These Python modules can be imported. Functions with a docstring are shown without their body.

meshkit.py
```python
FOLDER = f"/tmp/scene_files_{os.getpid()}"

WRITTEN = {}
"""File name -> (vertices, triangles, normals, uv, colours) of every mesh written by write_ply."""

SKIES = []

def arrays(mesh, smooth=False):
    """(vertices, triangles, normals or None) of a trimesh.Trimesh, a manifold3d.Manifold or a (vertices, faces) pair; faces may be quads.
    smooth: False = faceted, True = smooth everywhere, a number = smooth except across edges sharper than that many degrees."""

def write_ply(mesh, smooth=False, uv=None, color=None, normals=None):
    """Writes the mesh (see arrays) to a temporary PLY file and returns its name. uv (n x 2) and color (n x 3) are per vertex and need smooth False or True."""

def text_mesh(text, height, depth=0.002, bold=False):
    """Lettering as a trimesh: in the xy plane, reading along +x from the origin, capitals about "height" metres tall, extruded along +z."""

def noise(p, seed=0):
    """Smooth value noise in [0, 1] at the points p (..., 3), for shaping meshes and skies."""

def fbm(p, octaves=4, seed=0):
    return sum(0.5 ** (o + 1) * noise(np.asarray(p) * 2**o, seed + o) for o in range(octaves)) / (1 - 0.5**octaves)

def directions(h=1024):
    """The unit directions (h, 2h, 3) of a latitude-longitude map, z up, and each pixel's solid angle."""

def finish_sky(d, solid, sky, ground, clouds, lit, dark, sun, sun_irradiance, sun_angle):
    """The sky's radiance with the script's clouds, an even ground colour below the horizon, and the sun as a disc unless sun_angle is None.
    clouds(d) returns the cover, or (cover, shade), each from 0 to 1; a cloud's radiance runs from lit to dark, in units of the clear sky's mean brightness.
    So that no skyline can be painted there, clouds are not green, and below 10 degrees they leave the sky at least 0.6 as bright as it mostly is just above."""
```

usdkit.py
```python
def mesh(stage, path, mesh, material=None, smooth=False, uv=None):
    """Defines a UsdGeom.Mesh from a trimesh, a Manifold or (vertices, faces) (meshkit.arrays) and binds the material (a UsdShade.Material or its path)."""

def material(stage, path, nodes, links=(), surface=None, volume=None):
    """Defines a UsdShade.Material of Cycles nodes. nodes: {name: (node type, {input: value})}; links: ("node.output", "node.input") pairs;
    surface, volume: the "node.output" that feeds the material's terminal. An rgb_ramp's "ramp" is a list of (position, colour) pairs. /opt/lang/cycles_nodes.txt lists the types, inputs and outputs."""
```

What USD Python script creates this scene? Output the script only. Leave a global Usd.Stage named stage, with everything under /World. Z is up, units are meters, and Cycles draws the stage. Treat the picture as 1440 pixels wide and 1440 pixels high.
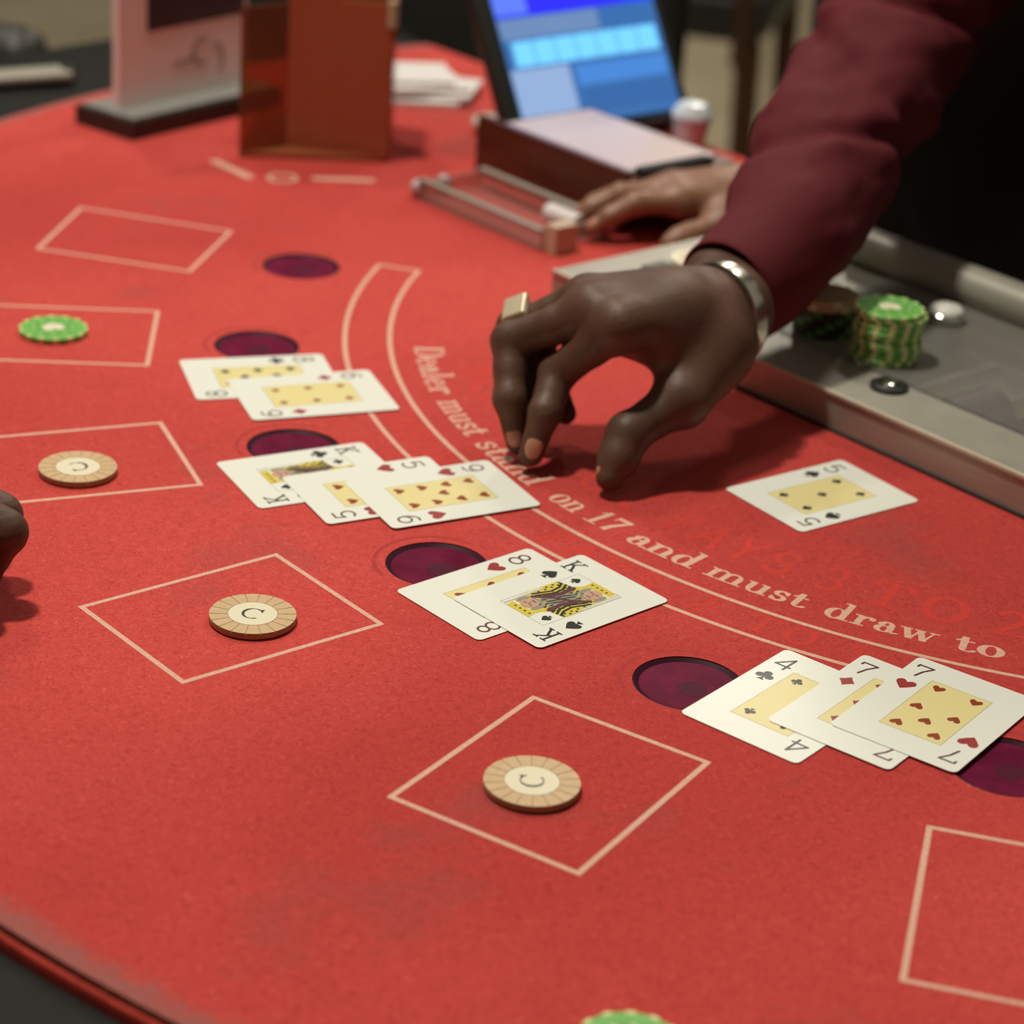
import math, random, numpy as np, trimesh, usdkit, manifold3d as m3
from pxr import Usd, UsdGeom, UsdLux, UsdShade, Gf, Sdf, Vt
from shapely.geometry import Polygon, LineString, Point, box, MultiPolygon
from shapely.ops import unary_union
from shapely import affinity

stage = Usd.Stage.CreateInMemory()
UsdGeom.SetStageUpAxis(stage, UsdGeom.Tokens.z); UsdGeom.SetStageMetersPerUnit(stage, 1.0)
UsdGeom.Xform.Define(stage, '/World')
TZ = 0.92                                   # height of the felt above the floor

# ---------------------------------------------------------------- camera
F_PX, CAM_H, PITCH, ROLL = 3334.09, 0.52575, 0.430145, 0.073082
fw = np.array([0, math.cos(PITCH), -math.sin(PITCH)]); rt0 = np.array([1., 0, 0]); up0 = np.cross(rt0, fw)
rt = rt0 * math.cos(ROLL) + up0 * math.sin(ROLL); up = -rt0 * math.sin(ROLL) + up0 * math.cos(ROLL)
cam = UsdGeom.Camera.Define(stage, '/World/camera')
cam.CreateHorizontalApertureAttr(36.0); cam.CreateVerticalApertureAttr(36.0)
cam.CreateFocalLengthAttr(36.0 * F_PX / 1440)
cam.CreateFStopAttr(6.6); cam.CreateFocusDistanceAttr(1.13)
cam.CreateClippingRangeAttr(Gf.Vec2f(0.05, 100)); cam.CreateExposureAttr(0.3)
cam.AddTransformOp().Set(Gf.Matrix4d(*rt, 0, *up, 0, *(-fw), 0, 0, 0, CAM_H + TZ, 1))

# ---------------------------------------------------------------- light
def lamp(name, loc, target, radius, watts, color):
    L = UsdLux.DiskLight.Define(stage, '/World/' + name)
    L.CreateRadiusAttr(radius); L.CreateColorAttr(Gf.Vec3f(*color)); L.CreateIntensityAttr(watts); L.CreateNormalizeAttr(True)
    z = np.array(loc, float) - np.array(target, float); z /= np.linalg.norm(z)
    x = np.cross([0, 1, 0.01], z); x /= np.linalg.norm(x); y = np.cross(z, x)
    L.AddTransformOp().Set(Gf.Matrix4d(*x, 0, *y, 0, *z, 0, *loc, 1))
WARM = (1.0, 0.92, 0.79)
lamp('downlight', (-0.55, 1.40, TZ + 2.1), (-0.1, 1.2, TZ), 0.085, 9.0, WARM)
lamp('downlight_001', (-0.9, 2.9, TZ + 2.1), (-0.2, 1.7, TZ), 0.12, 3.6, WARM)
lamp('downlight_002', (0.75, 2.9, TZ + 2.1), (0.1, 1.4, TZ), 0.14, 3.0, WARM)
lamp('downlight_003', (0.6, 5.6, TZ + 2.1), (0.6, 5.6, 0), 0.15, 9.0, WARM)
dome = UsdLux.DomeLight.Define(stage, '/World/ambient'); dome.CreateColorAttr(Gf.Vec3f(1.0, 0.86, 0.70)); dome.CreateIntensityAttr(0.045)

# ---------------------------------------------------------------- helpers
used = {}
def numbered(path):
    n = used.get(path, 0); used[path] = n + 1
    return path if n == 0 else '%s_%03d' % (path, n)
origin = {}
def tag(prim, label=None, cat=None, group=None, kind=None):
    for k, v in (('label', label), ('category', cat), ('group', group), ('kind', kind)):
        if v: prim.SetCustomDataByKey(k, v)
    return prim
def thing(name, label, cat, loc=(0, 0, 0), rotz=0.0, group=None, kind=None):
    x = UsdGeom.Xform.Define(stage, numbered('/World/' + name))
    x.AddTranslateOp().Set(Gf.Vec3d(loc[0], loc[1], loc[2] + TZ))
    if rotz: x.AddRotateZOp().Set(math.degrees(rotz))
    origin[str(x.GetPath())] = (np.array(loc, float), rotz)
    return tag(x.GetPrim(), label, cat, group, kind)
def obj(name, mesh, m, parent=None, smooth=False, label=None, kind=None, world=False):
    """A Mesh under parent. world=True: vertices are in table coordinates and are brought into the thing's own."""
    base = str(parent.GetPath()) if parent else '/World'
    if isinstance(mesh, (list, tuple)) and len(mesh) and isinstance(mesh[0], trimesh.Trimesh): mesh = trimesh.util.concatenate(list(mesh))
    if world:
        top = '/'.join(base.split('/')[:3]); o, a = origin.get(top, (np.array([0, 0, -TZ]), 0))
        mesh = mesh.copy(); v = np.asarray(mesh.vertices) - o
        ca, sa = math.cos(-a), math.sin(-a); mesh.vertices = np.c_[v[:, 0] * ca - v[:, 1] * sa, v[:, 0] * sa + v[:, 1] * ca, v[:, 2]]
    p = usdkit.mesh(stage, numbered(base + '/' + name), mesh, m, smooth).GetPrim()
    return tag(p, label, None, None, kind)
def dup(root, loc, rotz, label, group=None):
    was = root.GetCustomData()
    r = thing(root.GetName().rsplit('_0', 1)[0], label, was['category'], loc, rotz, group or was.get('group'))
    r.GetReferences().AddInternalReference(root.GetPath()); r.SetInstanceable(True)
    return r

T = trimesh
def ext(poly, h, z=0.0):
    out = []
    for g in getattr(poly, 'geoms', [poly]):
        if g.is_empty or g.geom_type != 'Polygon' or g.area < 1e-12: continue
        g = g.simplify(1e-6) if g.area < 1e-3 else g
        m = T.creation.extrude_polygon(g, h, engine='earcut'); out.append(m)
    m = T.util.concatenate(out); m.apply_translation([0, 0, z]); return m
def bx(x0, x1, y0, y1, z0, z1):
    m = T.creation.box([x1 - x0, y1 - y0, z1 - z0]); m.apply_translation([(x0 + x1) / 2, (y0 + y1) / 2, (z0 + z1) / 2]); return m
def rbox(x0, x1, y0, y1, z0, z1, r=0.002, seg=8):
    s = m3.Manifold.sphere(r, seg)
    pts = [s.translate([x, y, z]) for x in (x0 + r, x1 - r) for y in (y0 + r, y1 - r) for z in (z0 + r, z1 - r)]
    return tm(m3.Manifold.batch_hull(pts))
def tm(man):
    q = man.to_mesh(); return T.Trimesh(q.vert_properties[:, :3], q.tri_verts, process=False)
def mf(mesh): return m3.Manifold(m3.Mesh(np.asarray(mesh.vertices, np.float32), np.asarray(mesh.faces, np.uint32)))
def lathe(prof, seg=64):
    return T.creation.revolve(np.array(prof, float), sections=seg)
def cyl(p0, p1, r, seg=16):
    return T.creation.cylinder(radius=r, segment=[p0, p1], sections=seg)
def xf(m, ang=0, t=(0, 0, 0)):
    m = m.copy(); m.apply_transform(T.transformations.rotation_matrix(ang, [0, 0, 1])); m.apply_translation(t); return m
def tube(path, radii, seg=16, cap=True, squash=None):
    path = np.array(path, float); n = len(path); radii = np.broadcast_to(radii, (n,)) if np.ndim(radii) < 2 else radii
    tan = np.gradient(path, axis=0); tan /= np.linalg.norm(tan, axis=1)[:, None]
    u = np.cross(tan[0], [0, 0, 1.0]); u /= np.linalg.norm(u); V = []
    for i in range(n):
        u = u - tan[i] * (u @ tan[i]); u /= np.linalg.norm(u); w = np.cross(tan[i], u)
        a = np.arange(seg) / seg * 2 * math.pi
        rr = radii[i]
        V.append(path[i] + (np.cos(a)[:, None] * u + np.sin(a)[:, None] * w) * (rr[:, None] if np.ndim(rr) else rr))
    V = np.vstack(V); Fc = []
    for i in range(n - 1):
        for j in range(seg):
            a, b = i * seg + j, i * seg + (j + 1) % seg; Fc += [[a, b, b + seg], [a, b + seg, a + seg]]
    if cap:
        V = np.vstack([V, path[0], path[-1]]); k = n * seg
        for j in range(seg):
            Fc += [[k, (j + 1) % seg, j], [k + 1, (n - 1) * seg + j, (n - 1) * seg + (j + 1) % seg]]
    return T.Trimesh(V, Fc, process=False)
def spline(P, n):
    from scipy.interpolate import CubicSpline
    P = np.array(P, float); s = np.r_[0, np.cumsum(np.linalg.norm(np.diff(P, axis=0), axis=1))]
    return CubicSpline(s, P)(np.linspace(0, s[-1], n))
def fbm(p, o=3, seed=0):
    import meshkit
    return meshkit.fbm(p, o, seed)

def blob(groups, edge, pad=0.01, k_join=0.008, disp=None):
    """Smooth union of tapered capsules. groups: [(k, [(p0,r0,p1,r1),...])]; the first group is joined smoothly with each of the others, which stay apart from each other."""
    allp = np.array([q for _, cs in groups for c in cs for q in (c[0], c[2])]); rm = max(max(c[1], c[3]) for _, cs in groups for c in cs)
    lo, hi = allp.min(0) - rm - pad, allp.max(0) + rm + pad
    n = np.ceil((hi - lo) / edge).astype(int) + 1; ax = [lo[i] + np.arange(n[i]) * edge for i in range(3)]
    X = np.stack(np.meshgrid(*ax, indexing='ij'), -1).reshape(-1, 3)
    def smin(a, b, k):
        h = np.maximum(k - np.abs(a - b), 0) / k; return np.minimum(a, b) - h * h * k / 4
    def g(k, cs):
        d = None
        for p0, r0, p1, r1 in cs:
            p0 = np.array(p0, float); v = np.array(p1, float) - p0; L = v @ v
            t = np.clip(((X - p0) @ v) / L, 0, 1) if L > 1e-12 else np.zeros(len(X))
            e = np.linalg.norm(X - p0 - t[:, None] * v, axis=1) - (r0 + t * (r1 - r0))
            d = e if d is None else smin(d, e, k)
        return d
    base = g(*groups[0]); out = base
    for k, cs in groups[1:]:
        out = np.minimum(out, smin(base, g(k, cs), k_join))
    if disp is not None: out = out - disp(X)
    D = (-out).reshape(n)
    # marching tetrahedra on the grid
    idx = np.arange(D.size).reshape(n)
    c = [idx[i:n[0] - 1 + i, j:n[1] - 1 + j, k:n[2] - 1 + k].ravel() for i, j, k in ((0,0,0),(1,0,0),(0,1,0),(1,1,0),(0,0,1),(1,0,1),(0,1,1),(1,1,1))]
    C = np.stack(c, 1); d = D.ravel(); act = (d[C] > 0).any(1) & (d[C] <= 0).any(1); C = C[act]
    tets = np.concatenate([C[:, q] for q in ([0,1,3,7],[0,3,2,7],[0,2,6,7],[0,6,4,7],[0,4,5,7],[0,5,1,7])])
    tris = []
    s = d[tets] > 0; cnt = s.sum(1)
    order = np.argsort(~s, axis=1, kind='stable'); tt = np.take_along_axis(tets, order, 1)
    def e(a, b): return np.stack([np.minimum(a, b), np.maximum(a, b)], -1)
    q = tt[cnt == 1]; tris.append(np.stack([e(q[:,0],q[:,1]), e(q[:,0],q[:,2]), e(q[:,0],q[:,3])], 1))
    q = tt[cnt == 3]; tris.append(np.stack([e(q[:,3],q[:,0]), e(q[:,3],q[:,1]), e(q[:,3],q[:,2])], 1))
    q = tt[cnt == 2]; a, b, c2, d2 = e(q[:,0],q[:,2]), e(q[:,0],q[:,3]), e(q[:,1],q[:,3]), e(q[:,1],q[:,2])
    tris += [np.stack([a, b, c2], 1), np.stack([a, c2, d2], 1)]
    dirs = []
    for n_, rep_ in ((1, 1), (3, 1), (2, 2)):
        q = tt[cnt == n_]; dirs += [X[q[:, n_:]].mean(1) - X[q[:, :n_]].mean(1)] * rep_
    dirs = np.concatenate(dirs)
    E = np.concatenate(tris); flat = E.reshape(-1, 2); key = flat[:, 0].astype(np.int64) * D.size + flat[:, 1]
    uk, inv = np.unique(key, return_inverse=True); i0, i1 = uk // D.size, uk % D.size
    w = d[i0] / (d[i0] - d[i1]); V = X[i0] + (X[i1] - X[i0]) * w[:, None]; Fc = inv.reshape(-1, 3)
    mids = (X[uk // D.size] + X[uk % D.size]) / 2; P3 = mids[Fc]       # orientation from edge midpoints, which never coincide
    nf = np.cross(P3[:, 1] - P3[:, 0], P3[:, 2] - P3[:, 0]); flip = (nf * dirs).sum(1) < 0
    Fc[flip] = Fc[flip][:, ::-1]
    ea, eb = np.r_[Fc[:,0], Fc[:,1], Fc[:,2]], np.r_[Fc[:,1], Fc[:,2], Fc[:,0]]; dg = np.maximum(np.bincount(ea, minlength=len(V)), 1)[:, None]
    for it in range(16):
        A = np.stack([np.bincount(ea, V[eb, k], len(V)) for k in range(3)], 1) / dg; V = V + (0.5 if it % 2 == 0 else -0.52) * (A - V)
    return T.Trimesh(V, Fc, process=False)

# ---------------------------------------------------------------- materials
def srgb(r, g, b):
    return tuple(((c / 255 + 0.055) / 1.055) ** 2.4 if c > 10 else c / 255 / 12.92 for c in (r, g, b))
def mat(name, col, rough=0.5, metal=0.0, vary=0.0, scale=60, bump=0.0, bscale=300, col2=None, stretch=(1, 1, 1), **kw):
    nodes = {'p': ('principled_bsdf', dict(base_color=col, roughness=rough, metallic=metal, **kw))}; links = []
    if vary or bump or col2: nodes['tc'] = ('texture_coordinate', {}); nodes['mp'] = ('mapping', dict(scale=stretch)); links.append(('tc.object', 'mp.vector'))
    if vary or col2:
        c2 = col2 or tuple(min(1, c * (1 - vary)) for c in col)
        nodes['n'] = ('noise_texture', dict(scale=scale, detail=4.0, roughness=0.6)); nodes['r'] = ('rgb_ramp', dict(ramp=[(0.3, c2), (0.7, col)]))
        links += [('mp.vector', 'n.vector'), ('n.fac', 'r.fac'), ('r.color', 'p.base_color')]
    if bump:
        nodes['b'] = ('noise_texture', dict(scale=bscale, detail=3.0)); nodes['bp'] = ('bump', dict(strength=bump, distance=0.001))
        links += [('mp.vector', 'b.vector'), ('b.fac', 'bp.height'), ('bp.normal', 'p.normal')]
    return usdkit.material(stage, '/World/Looks/' + name, nodes, links, surface='p.BSDF')
def emit(name, col, s):
    return usdkit.material(stage, '/World/Looks/' + name, {'e': ('emission', dict(color=col, strength=s))}, [], surface='e.emission')
def pane(name, col, fac=0.12, rough=0.08, tint=(1, 1, 1)):
    return usdkit.material(stage, '/World/Looks/' + name, {'t': ('transparent_bsdf', dict(color=tint)), 'g': ('principled_bsdf', dict(base_color=col, roughness=rough)), 'm': ('mix_closure', dict(fac=fac))},
        [('t.BSDF', 'm.closure1'), ('g.BSDF', 'm.closure2')], surface='m.closure')

CTR = np.array([0.355, 1.428])              # centre of the table's arcs
R_EDGE = 0.871
NN, TT = np.array([0.742, 0.670]), np.array([0.670, -0.742])   # across and along the dealer's side
def nt(n, t): return NN * n + TT * t
def ntpoly(n0, n1, t0, t1): return Polygon([nt(n0, t0), nt(n1, t0), nt(n1, t1), nt(n0, t1)])

felt_nodes = {
    'g': ('geometry', {}), 'fib': ('noise_texture', dict(scale=380.0, detail=5.0, roughness=0.75, distortion=1.5)),
    'fr': ('rgb_ramp', dict(ramp=[(0.28, (0.30, 0.020, 0.018)), (0.48, (0.55, 0.050, 0.042)), (0.62, (0.61, 0.064, 0.054)), (0.72, (0.82, 0.19, 0.15))])),
    'big': ('noise_texture', dict(scale=5.5, detail=5.0, roughness=0.62)), 'br': ('rgb_ramp', dict(ramp=[(0.58, (0, 0, 0)), (0.74, (1, 1, 1))])),
    'bm': ('math', dict(math_type='multiply', value2=0.6)),
    'wear': ('noise_texture', dict(scale=3.0, detail=4.0)), 'wr': ('rgb_ramp', dict(ramp=[(0.38, (0.88, 0.86, 0.86)), (0.66, (1.10, 1.30, 1.30))])),
    'mul': ('mix', dict(mix_type='multiply', fac=1.0)), 'sm': ('mix', dict(color2=(0.20, 0.075, 0.070))),
    'dist': ('vector_math', dict(math_type='distance', vector2=(CTR[0], CTR[1], TZ))),
    'en': ('noise_texture', dict(scale=90.0, detail=6.0, roughness=0.75)), 'es': ('math', dict(math_type='multiply_add', value2=0.030, value3=-0.015)),
    'ea': ('math', dict(math_type='add')), 'er': ('map_range', dict(from_min=R_EDGE - 0.015, from_max=R_EDGE - 0.004, to_min=0.0, to_max=0.7, clamp=True)),
    'ed': ('mix', dict(color2=(0.27, 0.13, 0.115))),
    'bp': ('bump', dict(strength=0.35, distance=0.0008)), 'p': ('principled_bsdf', dict(roughness=0.95, sheen_weight=0.25, sheen_roughness=0.5, sheen_tint=(1.0, 0.55, 0.5), specular_ior_level=0.15))}
M_felt = usdkit.material(stage, '/World/Looks/red_felt', felt_nodes, [
    ('g.position', 'fib.vector'), ('fib.fac', 'fr.fac'), ('g.position', 'big.vector'), ('big.fac', 'br.fac'), ('br.color', 'bm.value1'),
    ('g.position', 'wear.vector'), ('wear.fac', 'wr.fac'), ('fr.color', 'mul.color1'), ('wr.color', 'mul.color2'),
    ('mul.color', 'sm.color1'), ('bm.value', 'sm.fac'), ('g.position', 'dist.vector1'), ('g.position', 'en.vector'), ('en.fac', 'es.value1'),
    ('dist.value', 'ea.value1'), ('es.value', 'ea.value2'), ('ea.value', 'er.value'), ('er.result', 'ed.fac'), ('sm.color', 'ed.color1'),
    ('ed.color', 'p.base_color'), ('fib.fac', 'bp.height'), ('bp.normal', 'p.normal')], surface='p.BSDF')
M_print = mat('felt_print', (0.80, 0.48, 0.36), 0.95, vary=0.25, scale=500, stretch=(1, 1, 0), bump=0.2, bscale=600)
M_ghost = mat('felt_ghost_print', (0.63, 0.042, 0.028), 0.9, vary=0.15, scale=300, stretch=(1, 1, 0))
M_trim = mat('red_vinyl', (0.75, 0.070, 0.045), 0.45, vary=0.2, scale=40)
M_vinyl = mat('black_vinyl', (0.010, 0.0105, 0.010), 0.65, bump=0.5, bscale=500, vary=0.4, scale=200, specular_ior_level=0.2)
M_lens = mat('purple_lens', (0.17, 0.011, 0.046), 0.45, vary=0.4, scale=60, specular_ior_level=0.03)
M_lensrim = mat('dark_purple_rim', (0.035, 0.006, 0.018), 0.5, specular_ior_level=0.1)
M_lenseye = mat('dark_lens_eye', (0.085, 0.012, 0.030), 0.5, specular_ior_level=0.05)
M_dishshade = mat('felt_dish_shade', (0.50, 0.044, 0.037), 0.95, vary=0.35, scale=150)  # darker felt tone that paints the soft shading of the dished rings
M_card = mat('card_stock', (0.84, 0.87, 0.79), 0.32, bump=0.05, bscale=700)
M_panel = mat('card_panel', (0.82, 0.73, 0.34), 0.35)
M_pline = mat('card_panel_line', (0.30, 0.28, 0.16), 0.4)
M_black = mat('card_black_ink', (0.030, 0.034, 0.028), 0.35)
M_red = mat('card_red_ink', (0.36, 0.035, 0.035), 0.35)
M_redpip = mat('card_brick_ink', (0.30, 0.045, 0.012), 0.35)
M_gold = mat('card_gold_ink', (0.72, 0.58, 0.08), 0.35)
M_face = mat('card_face_ink', (0.60, 0.36, 0.25), 0.35)
M_grey = mat('card_grey_ink', (0.30, 0.30, 0.27), 0.35)
M_wine = mat('card_wine_ink', (0.13, 0.045, 0.055), 0.35)
M_tan = mat('chip_tan', (0.66, 0.46, 0.25), 0.42, vary=0.15, scale=300)
M_tanrim = mat('chip_tan_rim', (0.44, 0.27, 0.12), 0.5, vary=0.2, scale=400)
M_cream = mat('chip_cream', (0.80, 0.75, 0.55), 0.4)
M_ink = mat('chip_ink', (0.055, 0.052, 0.042), 0.4)
M_green = mat('chip_green', (0.16, 0.50, 0.09), 0.4, vary=0.1, scale=200)
M_greend = mat('chip_green_dark', (0.07, 0.28, 0.05), 0.4)
M_greeni = mat('chip_green_inner', (0.13, 0.42, 0.07), 0.4)
M_spot = mat('chip_cream_spot', (0.72, 0.80, 0.36), 0.4)
M_purple = mat('chip_purple', (0.06, 0.020, 0.045), 0.4)
M_plight = mat('chip_mauve', (0.16, 0.10, 0.14), 0.4)
M_dark = mat('chip_black', (0.020, 0.022, 0.018), 0.4)
M_tray = mat('brushed_metal', (0.44, 0.42, 0.35), 0.42, metal=0.25, vary=0.18, scale=30, stretch=(1, 1, 12))
M_trayd = mat('tray_well', (0.14, 0.14, 0.12), 0.35, metal=0.4)
M_chrome = mat('chrome', (0.75, 0.74, 0.70), 0.15, metal=1.0)
M_ringgold = mat('ring_gold', (0.88, 0.78, 0.55), 0.3, metal=0.6)
M_silver = mat('silver', (0.86, 0.83, 0.72), 0.22, metal=1.0)
M_lid = pane('clear_lid', (0.36, 0.35, 0.32), 0.30, 0.2)
M_skin = usdkit.material(stage, '/World/Looks/dark_skin', {'tc': ('texture_coordinate', {}), 'n': ('noise_texture', dict(scale=30.0, detail=4.0)), 'r': ('rgb_ramp', dict(ramp=[(0.3, (0.082, 0.039, 0.024)), (0.7, (0.122, 0.062, 0.038))])),
    'v': ('noise_texture', dict(scale=380.0, detail=3.0)), 'bp': ('bump', dict(strength=0.25, distance=0.0006)), 'p': ('principled_bsdf', dict(roughness=0.52, specular_ior_level=0.38))},
    [('tc.object', 'n.vector'), ('n.fac', 'r.fac'), ('r.color', 'p.base_color'), ('tc.object', 'v.vector'), ('v.fac', 'bp.height'), ('bp.normal', 'p.normal')], surface='p.BSDF')
M_skin2 = mat('brown_skin', (0.30, 0.145, 0.085), 0.45, vary=0.2, scale=30, bump=0.2, bscale=300)
M_nail = mat('fingernail', (0.52, 0.24, 0.155), 0.25)
M_shirt = mat('maroon_shirt', (0.115, 0.012, 0.018), 0.8, vary=0.15, scale=400, bump=0.3, bscale=900, specular_ior_level=0.2)
M_vest = mat('black_vest', (0.010, 0.006, 0.008), 0.8, bump=0.2, bscale=500)
M_suit = mat('black_suit', (0.008, 0.008, 0.010), 0.75)
M_floor = mat('casino_carpet', (0.50, 0.44, 0.30), 0.9, col2=(0.36, 0.30, 0.19), scale=2.5)

# ---------------------------------------------------------------- floor
fl = obj('floor', bx(-6, 6, -2, 9, -0.05, 0), M_floor); tag(fl, 'beige patterned casino carpet behind the table', None, None, 'structure')

M_wall = mat('dim_wall', (0.10, 0.07, 0.045), 0.8, vary=0.3, scale=3)
for nm, b in (('wall_back', (-6, 6, 9, 9.1)), ('wall_front', (-6, 6, -2.1, -2)), ('wall_left', (-6.1, -6, -2, 9)), ('wall_right', (6, 6.1, -2, 9))):
    tag(obj(nm, bx(*b, 0, 3.2), M_wall), 'dim wall of the casino room', None, None, 'structure')

# ---------------------------------------------------------------- the table
DISCS = [(-0.1538, 1.5175), (-0.164, 1.3628), (-0.1238, 1.2110), (-0.0358, 1.0760), (0.0875, 0.9702), (0.2265, 0.9150)]
R_DISC = 0.0262
half = Polygon([nt(-1, -4), nt(1.37, -4), nt(1.37, 3), nt(-1, 3)])
notch = ntpoly(1.002, 3, -1.091, -0.553)
def disc(r, seg=160): return Point(*CTR).buffer(r, quad_segs=seg // 4)
felt_poly = disc(R_EDGE, 400).intersection(half).difference(notch).difference(ntpoly(1.235, 3, -1.215, 3))
table = thing('blackjack_table', 'red felt blackjack table with printed betting boxes and black padded armrest', 'gaming table')
holes = unary_union([Point(*d).buffer(R_DISC, quad_segs=20) for d in DISCS])
obj('felt', ext(felt_poly.difference(holes), 0.004, -0.004), M_felt, table, world=False)
obj('table_top_board', ext(felt_poly.buffer(-0.004), 0.03, -0.0345), M_vinyl, table)
def ring_band(prof, a0, a1, seg=140):
    """profile (r, z) swept about the table's centre from angle a0 to a1"""
    th = np.radians(np.linspace(a0, a1, seg)); n = len(prof); V = np.vstack([[[CTR[0] + r * math.cos(t), CTR[1] + r * math.sin(t), z] for r, z in prof] for t in th]); Fc = []
    for i in range(seg - 1):
        for j in range(n):
            a, b = i * n + j, i * n + (j + 1) % n; Fc += [[a, b, b + n], [a, b + n, a + n]]
    for k in range(1, n - 1): Fc += [[0, k, k + 1], [(seg - 1) * n, (seg - 1) * n + k + 1, (seg - 1) * n + k]]
    m = T.Trimesh(V, Fc, process=False); m.fix_normals(); return m
A0, A1 = 122, 328
obj('red_trim', ring_band([(0.8713, -0.020), (0.8714, -0.0035), (0.8720, -0.0028), (0.8734, -0.0040), (0.8746, -0.0075), (0.8746, -0.020)], A0, A1), M_trim, table, smooth=30)
prof = [(0.8750, -0.05)] + [(0.95 - 0.0750 * math.cos(t), -0.0085 + 0.007 * math.sin(t)) for t in np.linspace(0, math.pi, 14)] + [(1.021, -0.05)]
obj('armrest', ring_band(prof, A0, A1), M_vinyl, table, smooth=40, label='black padded armrest')
obj('apron', ring_band([(0.86, -0.16), (0.86, -0.06), (0.98, -0.06), (0.98, -0.16)], A0, A1), M_vinyl, table)
obj('pedestal', lathe([(0, -0.9), (0.34, -0.9), (0.34, -0.86), (0.12, -0.80), (0.10, -0.2), (0.28, -0.10), (0, -0.10)], 40).apply_translation([CTR[0] - 0.1, CTR[1] - 0.1, 0]), M_vinyl, table)
rng = np.random.default_rng(4)
def fibres():
    V, Fc = [], []
    for th in np.radians(np.linspace(205, 300, 900)):
        th += rng.normal(0, 0.002); r = R_EDGE - 0.001 + rng.normal(0, 0.0012); L = rng.uniform(0.0015, 0.004); a = rng.uniform(-1, 1)
        p = np.array([CTR[0] + r * math.cos(th), CTR[1] + r * math.sin(th), -0.001]); o = np.array([math.cos(th + a), math.sin(th + a), rng.uniform(0.1, 0.9)]); q = p + o * L
        w = np.array([-math.sin(th), math.cos(th), 0]) * 0.00022; k = len(V); V += [p - w, p + w, q, p + [0, 0, 0.0003]]; Fc += [[k, k + 1, k + 2], [k + 1, k + 3, k + 2], [k + 3, k, k + 2], [k, k + 3, k + 1]]
    return T.Trimesh(V, Fc, process=False)
obj('frayed_fibres', fibres(), mat('frayed_felt', (0.28, 0.13, 0.11), 0.95), table, kind='stuff')
for d in DISCS:
    l = obj('sensor_lens', lathe([(0, -0.006), (R_DISC - 0.003, -0.006), (R_DISC - 0.003, -0.0014), (R_DISC - 0.004, -0.0012), (0, -0.0012)], 56).apply_translation([*d, 0]), M_lens, table, smooth=40)
    obj('lens_rim', lathe([(R_DISC - 0.003, -0.006), (R_DISC - 0.0002, -0.006), (R_DISC - 0.0002, -0.0006), (R_DISC - 0.001, -0.0002), (R_DISC - 0.003, -0.0014), (R_DISC - 0.003, -0.006)], 56).apply_translation([*d, 0]), M_lensrim, l, smooth=40)
    obj('lens_eye', lathe([(0, -0.0014), (0.0070, -0.0014), (0.0070, -0.00115), (0, -0.00115)], 30).apply_translation([d[0] + 0.002, d[1] - 0.003, 0]), M_lenseye, l)
PZ, PH = -0.0001, 0.00017                      # prints sit a hair above the felt
def annulus(d, r0, r1, a0, a1): return Polygon(arc_(d, r1, a0, a1) + arc_(d, r0, a1, a0))
def arc_(d, r, a0, a1): return [(d[0] + r * math.cos(t), d[1] + r * math.sin(t)) for t in np.radians(np.linspace(a0, a1, 40))]
for d in DISCS: obj('shade_ring', ext(annulus((d[0] - .0008, d[1] + .001), .0300, .0322, 55, 215), PH - .00004, PZ), M_dishshade, table)  # shade of the dished felt, painted along the upper-left side of each lens
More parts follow.
